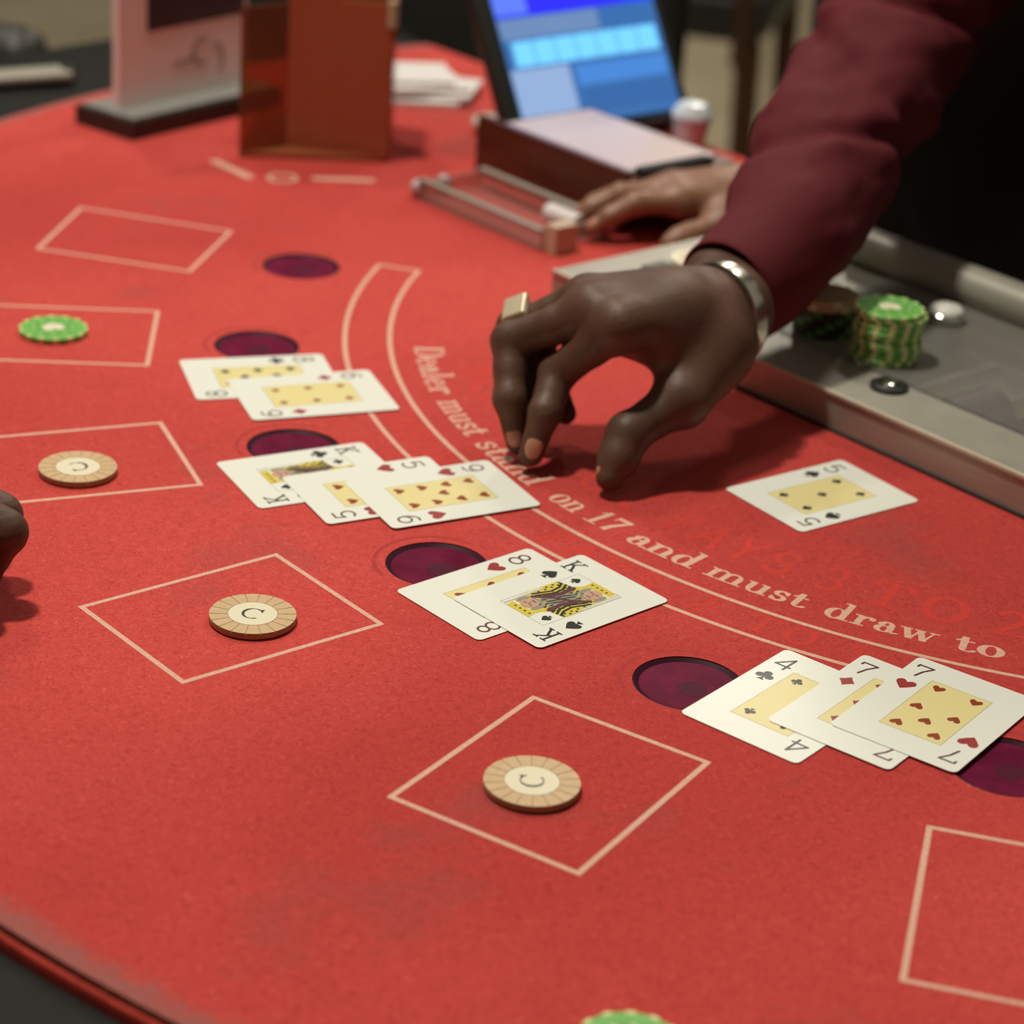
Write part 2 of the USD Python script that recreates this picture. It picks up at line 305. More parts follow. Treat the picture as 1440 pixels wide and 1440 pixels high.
def frame(cx, cy, a, w, l, th):
    p = box(-w / 2, -l / 2, w / 2, l / 2).difference(box(-w / 2 + th, -l / 2 + th, w / 2 - th, l / 2 - th))
    return affinity.translate(affinity.rotate(p, a, origin=(0, 0), use_radians=True), cx, cy)
def quadframe(L, Tp, R, B, th):
    q = Polygon([L, Tp, R, B]); return q.difference(q.buffer(-th, join_style=2))
rects = [((-0.0438, 0.8511), (0.0155, 0.9476), (0.0951, 0.8995), (0.0376, 0.8023)),
         ((-0.2032, 1.0019), (-0.117, 1.0754), (-0.0568, 1.0067), (-0.1426, 0.9344)),
         ((-0.3325, 1.513), (-0.3218, 1.61), (-0.2086, 1.5812), (-0.2242, 1.4887))]
def rect2(Tp, R, w, l):
    Tp, R = np.array(Tp), np.array(R); d = (R - Tp) / np.linalg.norm(R - Tp); dn = np.array([d[1], -d[0]]); return (Tp + dn * l, Tp, Tp + d * w, Tp + d * w + dn * l)
rects += [rect2((-0.201, 1.2334), (-0.1654, 1.1516), 0.0898, 0.1134), rect2((-0.2318, 1.4119), (-0.2223, 1.3162), 0.0962, 0.1134)]
g0, g1 = np.array([0.1843, 0.8605]), np.array([0.1591, 0.7465]); dg = (g0 - g1) / np.linalg.norm(g0 - g1); rg = np.array([dg[1], -dg[0]])
rects.append((g1, g0, g0 + rg * 0.094, g1 + rg * 0.094))
for q in rects: obj('betting_box', ext(quadframe(*q, 0.0027), PH, PZ), M_print, table)
def arcband(r0, r1, a0, a1, th):
    def pts(r): return [(CTR[0] + r * math.cos(t), CTR[1] + r * math.sin(t)) for t in np.radians(np.linspace(a0, a1, 120))]
    return Polygon(pts(r1) + pts(r0)[::-1])
ab = arcband(0.4393, 0.4703, 167, 290, 0); abo = ab.difference(ab.buffer(-0.0029, join_style=2))
obj('rule_band', ext(abo, PH, PZ), M_print, table)
obj('logo_arc', ext(arcband(0.0, 0.0, 0, 1, 0) if False else unary_union([Point(-0.19, 1.715).buffer(0.012).difference(Point(-0.19, 1.715).buffer(0.008)), LineString([(-0.245, 1.745), (-0.215, 1.712)]).buffer(0.004), LineString([(-0.165, 1.72), (-0.125, 1.725)]).buffer(0.004)]), PH, PZ), M_print, table)

# ---- lettering: bold wide serif, drawn as polygons (x-height 1, ascender 1.72)
def nib(path, wx, wy): 
    k = wy / wx; return affinity.scale(LineString([(x * k, y) for x, y in path]).buffer(wy / 2, quad_segs=6), 1 / k, 1, origin=(0, 0))
def ell(cx, cy, rx, ry, q=12): return affinity.translate(affinity.scale(Point(0, 0).buffer(1, quad_segs=q), rx, ry), cx, cy)
def arc(cx, cy, rx, ry, a0, a1, n=20): return [(cx + rx * math.cos(t), cy + ry * math.sin(t)) for t in np.radians(np.linspace(a0, a1, n))]
SW, SH = 0.30, 0.10
def stem(x, y0, y1): return box(x - SW / 2, y0, x + SW / 2, y1)
def serif(x, y, l=0.32, r=0.32): return box(x - l, y - SH / 2, x + r, y + SH / 2)
U_ = lambda *a: unary_union(a)
def gl(ch):
    if ch == 'o': return ell(0.56, 0.5, 0.56, 0.54).difference(ell(0.56, 0.5, 0.22, 0.45)), 1.12
    if ch == 'e':
        g = ell(0.54, 0.5, 0.54, 0.54).difference(ell(0.54, 0.5, 0.22, 0.45)); g = g.difference(box(0.70, 0.22, 1.3, 0.50)); return U_(g, box(0.2, 0.48, 1.03, 0.58)), 1.08
    if ch == 'D':
        g = U_(box(0.12, 0, 0.9, 1.6), affinity.scale(ell(0.9, 0.8, 0.62, 0.8), 1, 1)); g = g.difference(U_(box(0.52, 0.1, 0.88, 1.5), ell(0.86, 0.8, 0.28, 0.7))); return U_(g, serif(0.3, 0.05, 0.3, 0.3), serif(0.3, 1.55, 0.3, 0.3)), 1.55
    if ch == 'l': return U_(stem(0.32, 0, 1.72), serif(0.32, 0.05), serif(0.2, 1.67, 0.2, 0.2)), 0.66
    if ch == 'a':
        bowl = ell(0.42, 0.30, 0.42, 0.33).difference(ell(0.46, 0.30, 0.15, 0.24)); top = nib(arc(0.50, 0.60, 0.26, 0.36, 20, 160), 0.26, 0.12)
        return U_(bowl, box(0.58, 0.12, 0.88, 0.75), top, ell(0.24, 0.74, 0.17, 0.15), nib([(0.75, 0.14), (0.9, 0.05), (1.06, 0.1)], 0.2, 0.1)), 1.05
    if ch == 'r': return U_(stem(0.32, 0, 1.0), serif(0.32, 0.05), serif(0.2, 0.95, 0.2, 0.12), nib(arc(0.70, 0.66, 0.28, 0.30, 170, 60), 0.2, 0.12), ell(0.84, 0.83, 0.16, 0.16)), 1.0
    if ch in 'nm':
        parts = [stem(0.32, 0, 1.0), serif(0.32, 0.05), serif(0.2, 0.95, 0.2, 0.12)]
        for k in range(2 if ch == 'm' else 1):
            x = 0.32 + 0.68 * k; parts += [nib(arc(x + 0.36, 0.68, 0.32, 0.29, 175, 5), 0.24, 0.12), stem(x + 0.68, 0, 0.72), serif(x + 0.68, 0.05)]
        return U_(*parts), 1.32 + 0.68 * (ch == 'm')
    if ch == 'u': return U_(stem(0.3, 0.28, 1.0), serif(0.22, 0.95, 0.22, 0.2), nib(arc(0.62, 0.32, 0.32, 0.29, 185, 355), 0.24, 0.12), stem(0.98, 0, 1.0), serif(0.9, 0.95, 0.22, 0.2), box(0.98, 0, 1.3, 0.1)), 1.34
    if ch == 's': return U_(nib(arc(0.46, 0.74, 0.27, 0.22, 20, 250, 16) + arc(0.46, 0.28, 0.29, 0.24, 80, -160, 16), 0.26, 0.15), box(0.68, 0.66, 0.8, 1.02), box(0.1, 0.0, 0.2, 0.36)), 0.92
    if ch == 't': return U_(stem(0.36, 0.2, 1.36), box(0.0, 0.9, 0.78, 1.0), nib(arc(0.58, 0.24, 0.26, 0.2, 185, 340), 0.22, 0.12), Polygon([(0.05, 0.98), (0.4, 1.36), (0.4, 0.98)])), 0.86
    if ch == 'd':
        return U_(ell(0.48, 0.5, 0.48, 0.54).difference(ell(0.52, 0.5, 0.20, 0.44)), stem(0.88, 0, 1.72), serif(0.76, 1.67, 0.2, 0.2), box(0.88, 0, 1.22, 0.1)), 1.24
    if ch == 'w':
        def dg(a, b, w): return Polygon([(a[0] - w / 2, a[1]), (a[0] + w / 2, a[1]), (b[0] + w / 2, b[1]), (b[0] - w / 2, b[1])])
        return U_(dg((0.25, 1), (0.55, 0), 0.32), dg((0.9, 1), (0.58, 0), 0.12), dg((0.88, 1), (1.18, 0), 0.32), dg((1.52, 1), (1.2, 0), 0.12), serif(0.25, 0.95, 0.28, 0.28), serif(0.88, 0.95, 0.26, 0.26), serif(1.52, 0.95, 0.22, 0.24)), 1.78
    if ch == '1': return U_(stem(0.46, 0, 1.6), serif(0.46, 0.05, 0.42, 0.42), Polygon([(0.08, 1.25), (0.46, 1.6), (0.46, 1.4), (0.12, 1.16)])), 0.95
    if ch == '7': return U_(box(0.08, 1.34, 1.05, 1.6), box(0.08, 1.12, 0.18, 1.4), Polygon([(0.78, 1.4), (1.05, 1.5), (0.66, 0.5), (0.62, 0), (0.26, 0), (0.36, 0.55)])), 1.12
    if ch == '6': return U_(ell(0.52, 0.5, 0.52, 0.5).difference(ell(0.52, 0.48, 0.2, 0.40)), nib(arc(0.72, 0.66, 0.60, 0.90, 180, 75), 0.28, 0.12)), 1.06
    return Polygon(), 0.6
def caps(ch):
    P = {'P': [[(0.2, 0), (0.2, 1)], arc(0.3, 0.74, 0.4, 0.25, 90, -90)], 'A': [[(0.05, 0), (0.45, 1), (0.85, 0)], [(0.2, 0.35), (0.7, 0.35)]], 'Y': [[(0, 1), (0.4, 0.5), (0.8, 1)], [(0.4, 0.5), (0.4, 0)]],
         'S': [arc(0.4, 0.74, 0.32, 0.24, 20, 260) + arc(0.4, 0.26, 0.34, 0.26, 80, -160)], '3': [arc(0.35, 0.74, 0.3, 0.25, 150, -85) + arc(0.35, 0.25, 0.35, 0.25, 85, -150)],
         'T': [[(0, 1), (0.9, 1)], [(0.45, 1), (0.45, 0)], [(0, 1), (0, 0.82)], [(0.9, 1), (0.9, 0.82)], [(0.25, 0), (0.65, 0)]], 'O': [arc(0.5, 0.5, 0.45, 0.5, 0, 360)], '2': [arc(0.4, 0.72, 0.33, 0.28, 160, -30) + [(0.05, 0), (0.8, 0)]],
         'I': [[(0.2, 0), (0.2, 1)], [(0, 0), (0.4, 0)], [(0, 1), (0.4, 1)]], 'N': [[(0.1, 0), (0.1, 1), (0.8, 0), (0.8, 1)]], 'U': [[(0.1, 1), (0.1, 0.3)] + arc(0.45, 0.3, 0.35, 0.3, 180, 360) + [(0.8, 1)]],
         'R': [[(0.2, 0), (0.2, 1)], arc(0.3, 0.74, 0.4, 0.25, 90, -90), [(0.4, 0.48), (0.85, 0)]], 'C': [arc(0.5, 0.5, 0.42, 0.5, 45, 315)], 'E': [[(0.75, 0), (0.15, 0), (0.15, 1), (0.75, 1)], [(0.15, 0.52), (0.6, 0.52)]],
         'B': [[(0.15, 0), (0.15, 1)], arc(0.3, 0.75, 0.35, 0.24, 90, -90), arc(0.3, 0.26, 0.42, 0.25, 90, -90)], 'L': [[(0.15, 1), (0.15, 0), (0.75, 0)]], 'K': [[(0.15, 0), (0.15, 1)], [(0.8, 1), (0.2, 0.45), (0.85, 0)]], 'J': [[(0.6, 1), (0.6, 0.25)] + arc(0.35, 0.25, 0.25, 0.25, 0, -160)], '1': [[(0.1, 0.8), (0.35, 1), (0.35, 0)], [(0.1, 0), (0.6, 0)]]}
    if ch not in P: return Polygon(), 0.5
    g = unary_union([nib(q, 0.22, 0.12) for q in P[ch]]); return g, max(0.5, g.bounds[2] + 0.12)
def word(txt, glyph, gap):
    x, out = 0.0, []
    for ch in txt:
        g, w = glyph(ch)
        if not g.is_empty: out.append(affinity.translate(g, x))
        x += w + gap
    return unary_union(out)
def on_arc(poly, r_base, s_y, a0, a1):
    x0, _, x1, _ = poly.bounds; rm_ = r_base - 0.4 * s_y; sx = math.radians(a1 - a0) * rm_ / (x1 - x0)
    p = affinity.scale(affinity.translate(poly, -x0, 0), sx, s_y, origin=(0, 0)); m = ext(p.segmentize(0.004), PH, PZ)
    v = np.asarray(m.vertices); th = math.radians(a0) + v[:, 0] / rm_; r = r_base - v[:, 1]
    m.vertices = np.c_[CTR[0] + r * np.cos(th), CTR[1] + r * np.sin(th), v[:, 2]]; return m
for txt, a0, a1 in (('Dealer', 186.3, 196.9), ('must', 198.3, 205.6), ('stand', 207.0, 215.4), ('on', 217.6, 220.7), ('17', 221.8, 224.7), ('and', 226.0, 232.0), ('must', 233.0, 240.9), ('draw', 242.2, 250.1), ('to', 251.2, 254.6), ('16', 256.2, 259.0)):
    obj('printed_word', on_arc(word(txt, gl, 0.05), 0.4258, 0.0114, a0, a1), M_print, table, label='printed word "%s"' % txt)
for txt, a0, a1 in (('BLACKJACK', 191, 222.5), ('PAYS', 226, 237.5), ('3', 239.6, 241.8), ('TO', 243.4, 251.4), ('2', 253.2, 256)):
    obj('faint_word', on_arc(word(txt, caps, 0.2), 0.3985, 0.0265, a0, a1), M_ghost, table)
for txt, a0, a1 in (('INSURANCE', 200, 218.5), ('PAYS', 222.5, 232), ('2', 234.6, 236.3), ('TO', 238.7, 243.4), ('1', 245.5, 246.8)):
    obj('faint_word', on_arc(word(txt, caps, 0.2), 0.4625, 0.0165, a0, a1), M_ghost, table)

# ---------------------------------------------------------------- playing cards (mm in the card's own frame, origin at its centre, y up)
CW, CL, CT = 63.6, 88.0, 0.30
def heart(s):
    p = [(0, -1.0)] + [(0.55, -0.42), (0.95, 0.12), (0.98, 0.5), (0.78, 0.82), (0.45, 0.86), (0.15, 0.68), (0, 0.42)]
    q = Polygon(p + [(-x, y) for x, y in p[1:-1]][::-1]).buffer(0.06).buffer(-0.03); return affinity.scale(q, s, s, origin=(0, 0))
def diamond(s): return affinity.scale(Polygon([(0, -1), (0.42, -0.42), (0.85, 0), (0.42, 0.42), (0, 1), (-0.42, 0.42), (-0.85, 0), (-0.42, -0.42)]), s, s, origin=(0, 0))
def tail(): return Polygon([(-0.08, 0), (0.08, 0), (0.12, -0.6), (0.42, -0.98), (-0.42, -0.98), (-0.12, -0.6)])
def spade(s): return affinity.scale(unary_union([affinity.translate(affinity.rotate(heart(0.84), 180, origin=(0, 0)), 0, 0.20), tail()]), s, s, origin=(0, 0))
def club(s): return affinity.scale(unary_union([Point(0, 0.52).buffer(0.44), Point(-0.52, -0.12).buffer(0.44), Point(0.52, -0.12).buffer(0.44), tail(), box(-0.3, -0.2, 0.3, 0.3)]), s, s, origin=(0, 0))
SUIT = dict(h=heart, d=diamond, s=spade, c=club)
def rank_glyph(r):
    S = {'4': [[(6.6, 0), (6.6, 12), (0.3, 3.4), (8.4, 3.4)]], '5': [[(7.4, 11.6), (2.0, 11.6), (1.3, 6.6)] + arc(4.0, 3.9, 3.7, 3.6, 130, -140)],
         '6': [arc(4, 3.8, 3.6, 3.6, 0, 360, 32), [(7.0, 11.0)] + arc(5.4, 4.2, 5.1, 7.4, 95, 180, 14)], '7': [[(0.4, 9.6), (0.6, 11.6), (8.0, 11.6), (5.0, 6.0), (3.6, 0.2)]],
         '8': [arc(4, 3.3, 3.6, 3.2, 0, 360, 32), arc(4, 9.1, 2.9, 2.7, 0, 360, 32)], '9': [arc(4, 8.2, 3.6, 3.6, 0, 360, 32), [(1.0, 1.0)] + arc(2.6, 7.8, 5.1, 7.4, -85, 0, 14)]}
    if r == 'K':
        return unary_union([box(1.2, 0, 2.5, 12), box(0, 0, 3.9, 1.0), box(0, 11, 3.9, 12), LineString([(2.2, 5.2), (7.2, 11.5)]).buffer(0.55), LineString([(3.6, 6.8), (7.4, 0.6)]).buffer(0.7), box(5.4, 0, 9, 1.0), box(5.4, 11, 8.8, 12)])
    return unary_union([LineString(q).buffer(0.62, quad_segs=4) for q in S[r]])
COLS = dict(l=22.2, m=31.8, r=41.4)
PIPS = {'4': [('l', 24.2, 1), ('r', 24.2, 1), ('l', 63.8, 0), ('r', 63.8, 0)], '5': [('l', 24.2, 1), ('r', 24.2, 1), ('m', 44, 1), ('l', 63.8, 0), ('r', 63.8, 0)],
        '6': [(c, v, u) for c in 'lr' for v, u in ((24.2, 1), (44, 1), (63.8, 0))], '7': [(c, v, u) for c in 'lr' for v, u in ((23.4, 1), (44.6, 0), (64.4, 0))] + [('m', 54.8, 0)],
        '8': [(c, v, u) for c in 'lr' for v, u in ((24.2, 1), (44, 1), (63.8, 0))] + [('m', 34.2, 1), ('m', 53.6, 0)], '9': [(c, v, u) for c in 'lr' for v, u in ((23.4, 1), (37, 1), (51, 0), (64.6, 0))] + [('m', 43, 1)]}
def cf(u, v): return (u - CW / 2, CL / 2 - v)       # card corner coordinates to its centre's
def court(parent, z, suit):
    """upper half of a king, in card corner coordinates (u right, v down), then its half turn"""
    def P(pts): return Polygon([cf(*q) for q in pts])
    half_ = P([(16, 17.5), (47, 17.5), (47, 35), (16, 53.5)])
    layers = [('robe', M_gold, P([(16, 31), (30, 26), (40, 33), (47, 35), (16, 53.5)]), []), ]
    robe = P([(16, 30), (28, 24), (44, 24), (47, 30), (47, 35.2), (16, 53.2)])
    rings = [LineString([cf(*q) for q in [(18 + k, 31), (21 + k, 36), (22 + k * 0.9, 42), (19 + k * 0.8, 52)]]).buffer(0.75) for k in (0.5, 3.3, 6.0, 9.0, 12, 15.5)]
    dots = [Point(*cf(17.8 + (i % 2) * 1.6, 32.5 + i * 2.2)).buffer(0.75) for i in range(9)] + [Point(*cf(24 + (i % 2) * 1.2, 34 + i * 2.0)).buffer(0.6) for i in range(6)]
    crown = P([(27, 17.5), (43, 17.5), (44, 22.5), (28, 23.8)]); cd = [Point(*cf(29.5 + 3.4 * i, 20.6)).buffer(0.7) for i in range(4)]
    face = ell(*cf(37.5, 28), 4.6, 5.0); hair = unary_union([ell(*cf(31.8, 28.5), 1.7, 4.6), ell(*cf(43, 28.5), 1.6, 4.4), ell(*cf(37.3, 32.8), 4.2, 1.7)])
    eyes = [LineString([cf(34.6, 26.8), cf(36.4, 26.8)]).buffer(0.3), LineString([cf(38.6, 26.8), cf(40.4, 26.8)]).buffer(0.3), LineString([cf(36.2, 31), cf(38.8, 31)]).buffer(0.32), LineString([cf(37.6, 27.2), cf(37.9, 29.2)]).buffer(0.22)]
    sword = P([(44.6, 18.5), (46.7, 18.5), (46.7, 44), (45.2, 44)]); hilt = P([(44.9, 18.2), (45.3, 18.2), (45.9, 44), (45.5, 44)])
    collar = unary_union([LineString([cf(29 + 2.2 * i, 33.2 + .5 * i), cf(25.5 + 2.4 * i, 44)]).buffer(.55) for i in range(5)])
    wine = unary_union([LineString([cf(26.5, 31), cf(27.5, 40), cf(25, 50)]).buffer(1.5), LineString([cf(42, 34), cf(36.5, 41), cf(31.8, 44)]).buffer(1.2)])
    both = lambda g: unary_union([g, affinity.rotate(g, 180, origin=(0, 0))])
    clip = P([(16, 17.5), (47, 17.5), (47, 70.5), (16, 70.5)])
    white = P([(16, 17.5), (26.5, 17.5), (27.5, 20), (27.5, 26), (25, 30), (16, 32)])
    white_b = both(white)
    def lay(name, m, g, h, sub=True):
        if name == 'crown_stud':
            for r_ in (0, 180): obj(name, ext(affinity.scale(affinity.rotate(g, r_, origin=(0, 0)), 1e-3, 1e-3, origin=(0, 0)), 4e-5, z + h * 3e-5), m, parent)
            return
        g = both(g).intersection(clip.buffer(-0.1)); g = g.difference(white_b) if sub else g
        obj(name, ext(affinity.scale(g, 1e-3, 1e-3, origin=(0, 0)), 4e-5, z + h * 3e-5), m, parent)
    lay('portrait_robe', M_gold, robe, 1); lay('robe_stripes', M_black, unary_union(rings + dots), 2); lay('robe_sash', M_wine, wine, 3)
    lay('portrait_collar', M_grey, collar.difference(wine), 2.5); lay('portrait_crown', M_gold, crown, 2); [lay('crown_stud', M_black, c_, 3) for c_ in cd]
    lay('portrait_hair', M_grey, hair, 3); lay('portrait_face', M_face, face, 4); lay('portrait_features', M_black, unary_union(eyes), 5)
    lay('sword', M_card, sword, 4); lay('sword_edge', M_grey, hilt, 5)
    mk = affinity.translate(SUIT[suit](3.0), *cf(21, 24)); lay('corner_mark', M_black, mk, 3, False)
def card(rank, suit, x, y, a, z, label, tilt=0.0):
    t = np.array([x, y]); rx = np.array([math.cos(a), math.sin(a)]); dn = np.array([rx[1], -rx[0]]); c = t + rx * CW / 2000 + dn * CL / 2000
    th = thing('playing_card', label, 'playing card', (c[0], c[1], z), a)
    r = 3.2; body = box(-CW / 2 + r, -CL / 2 + r, CW / 2 - r, CL / 2 - r).buffer(r, quad_segs=6); k = 1e-3
    s = lambda g: affinity.scale(g, k, k, origin=(0, 0)); top = CT * k
    obj('card_stock', ext(s(body), top), M_card, th)
    pnl = Polygon([cf(16, 17.5), cf(47.4, 17.5), cf(47.4, 70.5), cf(16, 70.5)])
    if rank != 'K': obj('center_panel', ext(s(pnl), 4e-5, top - 1e-5), M_panel, th)
    obj('panel_line', ext(s(pnl.difference(pnl.buffer(-0.22, join_style=2))), 4e-5, top), M_pline, th)
    ink = M_red if suit in 'hd' else M_black; rink = M_wine if suit in 'hd' else M_black
    g = rank_glyph(rank); g = affinity.translate(g, -4.1, -6)
    for f in (0, 180):
        q = affinity.rotate(affinity.translate(g, *cf(8.0, 13.0)), f, origin=(0, 0)); obj('rank', ext(s(q), 4e-5, top), rink, th)
        q = affinity.rotate(affinity.translate(SUIT[suit](4.9), *cf(7.9, 29.8)), f, origin=(0, 0)); obj('suit_mark', ext(s(q), 4e-5, top), ink, th)
    if rank == 'K': court(th, top, suit)
    else:
        for c_, v, u in PIPS[rank]:
            q = affinity.translate(affinity.rotate(SUIT[suit](3.1), 0 if u else 180, origin=(0, 0)), *cf(COLS[c_], v))
            obj('pip', ext(s(q), 4e-5, top + 4e-5), M_redpip if suit in 'hd' else M_black, th)
    return th
Z1, Z2, Z3 = 0.0003, 0.0007, 0.0011
card('8', 'c', -0.1232, 1.3560, -1.2499, Z1, 'black eight playing card, half covered by the six of diamonds')
card('6', 'd', -0.0927, 1.3344, -1.1896, Z2, 'six of diamonds lying on the black eight, farthest hand from the camera')
card('K', 'c', -0.0867, 1.2242, -1.0570, Z1, 'king of clubs half covered by the five of hearts')
card('5', 'h', -0.0490, 1.2101, -1.0616, Z2, 'five of hearts between the king of clubs and the nine of hearts')
card('9', 'h', -0.0158, 1.2101, -1.0539, Z3, 'nine of hearts lying on top of the five of hearts')
card('8', 'h', 0.0100, 1.1022, -0.8242, Z1, 'eight of hearts half covered by the king of spades')
card('K', 's', 0.0373, 1.0985, -0.8087, Z2, 'king of spades lying on the eight of hearts')
card('4', 'c', 0.1360, 1.0107, -0.6579, Z1, 'four of clubs under the seven of diamonds')
card('7', 'd', 0.1735, 1.0105, -0.6300, Z2, 'seven of diamonds between the four of clubs and the seven of hearts')
card('7', 'h', 0.2000, 1.0114, -0.6061, Z3, 'seven of hearts on top at the right edge of the photo')
card('5', 's', 0.1856, 1.2496, -0.9198, Z1, 'single five of spades in front of the chip tray')

# ---------------------------------------------------------------- chips
def tan_chip(x, y, a, label):
    th = thing('lettered_chip', label, 'betting chip', (x, y, 0.0003), a, 'cream and tan chips lettered C in the betting boxes')
    R, H = 0.0208, 0.0033
    obj('chip_rim', lathe([(0, 0), (R - 0.0006, 0), (R, 0.0006), (R, H - 0.0006), (R - 0.0005, H), (0, H)], 72), M_tanrim, th, smooth=35)
    for k in range(18):
        a0, a1 = math.radians(20 * k + 0.75), math.radians(20 * k + 19.25)
        q = Polygon([(r * math.cos(t), r * math.sin(t)) for r, ts in ((0.0207, np.linspace(a0, a1, 6)), (0.0120, np.linspace(a1, a0, 5))) for t in ts])
        obj('edge_segment', ext(q, 0.00022, H - 0.00006), M_tan, th)
    obj('center_disc', lathe([(0, 0), (0.0117, 0), (0.0117, 0.0003), (0, 0.0003)], 48).apply_translation([0, 0, H - 0.0001]), M_cream, th)
    c = unary_union([nib(arc(0, 0, 4.6, 5.0, 52, 305, 40), 1.5, 0.5), Polygon([(3.1, 3.2), (4.1, 1.6), (4.3, 5.4), (2.2, 4.6)])])
    obj('letter', ext(affinity.scale(c, 1e-3, 1e-3, origin=(0, 0)), 0.0001, H + 0.00015), M_ink, th)
tan_chip(0.0168, 0.8668, math.radians(92), 'tan and cream chip lettered C in the nearest betting box')
tan_chip(-0.1194, 1.0007, math.radians(-12), 'tan and cream chip lettered C in the left front betting box')
tan_chip(-0.2333, 1.1554, math.radians(215), 'tan and cream chip lettered C beside the player\'s hand at the left edge')
GR, GH = 0.0208, 0.0033
def green_chip(loc, a, label, detail=True, group=None):
    th = thing('green_chip', label, 'casino chip', loc, a, group)
    obj('chip_body', lathe([(0, 0), (GR - 0.0006, 0), (GR, 0.0006), (GR, GH - 0.0006), (GR - 0.0006, GH), (0, GH)], 64), M_green, th, smooth=35)
    n = 14 if detail else 8
    for k in range(n):
        t = 2 * math.pi * k / n; w = 0.09 if detail else 0.16
        q = Polygon([((r) * math.cos(s_), (r) * math.sin(s_)) for r, ss in ((GR + 0.00012, np.linspace(t - w, t + w, 5)), (GR - 0.0019, np.linspace(t + w, t - w, 5))) for s_ in ss])
        obj('edge_spot', ext(q, GH + 0.0001, 0.0000), M_spot, th)
    if detail:
        obj('ring_line', ext(Point(0, 0).buffer(0.0140, quad_segs=16).difference(Point(0, 0).buffer(0.0135, quad_segs=16)), 0.0001, GH), M_greend, th)
        obj('inner_disc', ext(Point(0, 0).buffer(0.0135, quad_segs=16), 0.00008, GH), M_greeni, th)
        for k in range(10):
            t = 2 * math.pi * k / 10; q = affinity.rotate(box(0.0118, -0.0011, 0.0132, 0.0011), t, origin=(0, 0), use_radians=True); obj('inner_spot', ext(q, 0.0001, GH + 0.00006), M_spot, th)
        obj('clover_mark', ext(affinity.scale(unary_union([Point(math.cos(t) * 1.0, math.sin(t) * 1.0).buffer(0.85) for t in np.radians([90, 210, 330, 30, 150])]), 0.0038, 0.0038, origin=(0, 0)), 0.00012, GH + 0.00006), M_cream, th)
    return th
green_chip((0.0560, 0.6900, 0.0003), 0.2, 'green chip with cream spots cut off by the bottom edge of the photo')
green_chip((-0.2887, 1.3596, 0.0003), 0.5, 'green chip alone in the left betting box, blurred')

# ---------------------------------------------------------------- dealer's chip tray
ZT = 0.023; tA, tB, nA, nB = -1.089, -0.555, 1.004, 1.215
def ntbox(n0, n1, t0, t1, z0, z1):
    return ext(ntpoly(n0, n1, t0, t1), z1 - z0, z0)
tray = thing('chip_tray', 'grey metal chip tray with clear lid set in the dealer side of the table', 'chip tray', (*nt(1.1, -0.82), 0))
body = mf(ntbox(nA, nB, tA, tB, -0.06, ZT)) - mf(ntbox(1.052, 1.190, -0.955, -0.575, -0.004, 0.1))
for k in range(8):
    t = -0.932 + 0.0455 * k; p0, p1 = nt(1.054, t), nt(1.188, t)
    body = body - mf(cyl([*p0, 0.002], [*p1, 0.002], 0.0205, 24))
obj('tray_body', tm(body), M_tray, tray, smooth=25, world=True)
obj('tray_lip', ntbox(nA - 0.0012, nA + 0.0016, tA, tB, ZT - 0.0012, ZT + 0.0006), mat('pale_edge', (0.60, 0.54, 0.42), 0.35), tray, world=True)
obj('gap_shade', ntbox(nA - 0.0022, nA - 0.0002, tA, tB, -0.01, 0.0012), M_suit, tray, world=True)  # black strip paints the shade of the gap along the tray base
bar = tube([[*nt(1.203, t), ZT + 0.011] for t in np.linspace(-1.0, tB, 12)], 0.014, 16); obj('back_rail', bar, M_tray, tray, smooth=40, world=True)
lidp = ntpoly(1.050, 1.192, -0.958, -0.572).buffer(0.0)
obj('lid', ext(lidp, 0.002, ZT + 0.0002), M_lid, tray, world=True, label='clear acrylic lid')
lk = nt(1.039, -0.8273)
lock = obj('lock', lathe([(0, 0), (0.0115, 0), (0.0115, 0.0025), (0.0085, 0.004), (0.0065, 0.003), (0.0065, 0.0015), (0, 0.0015)], 32).apply_translation([*lk, ZT]), M_dark, tray, smooth=35, world=True, label='round black lock')
obj('keyhole', lathe([(0, 0), (0.0055, 0), (0.0055, 0.0018), (0.004, 0.0028), (0, 0.003)], 24).apply_translation([*lk, ZT + 0.0012]), M_chrome, lock, smooth=40, world=True)
dk = nt(1.067, -1.052); obj('cover_plate', ntbox(1.058, 1.078, -1.062, -1.030, ZT, ZT + 0.002), M_dark, tray, world=True)
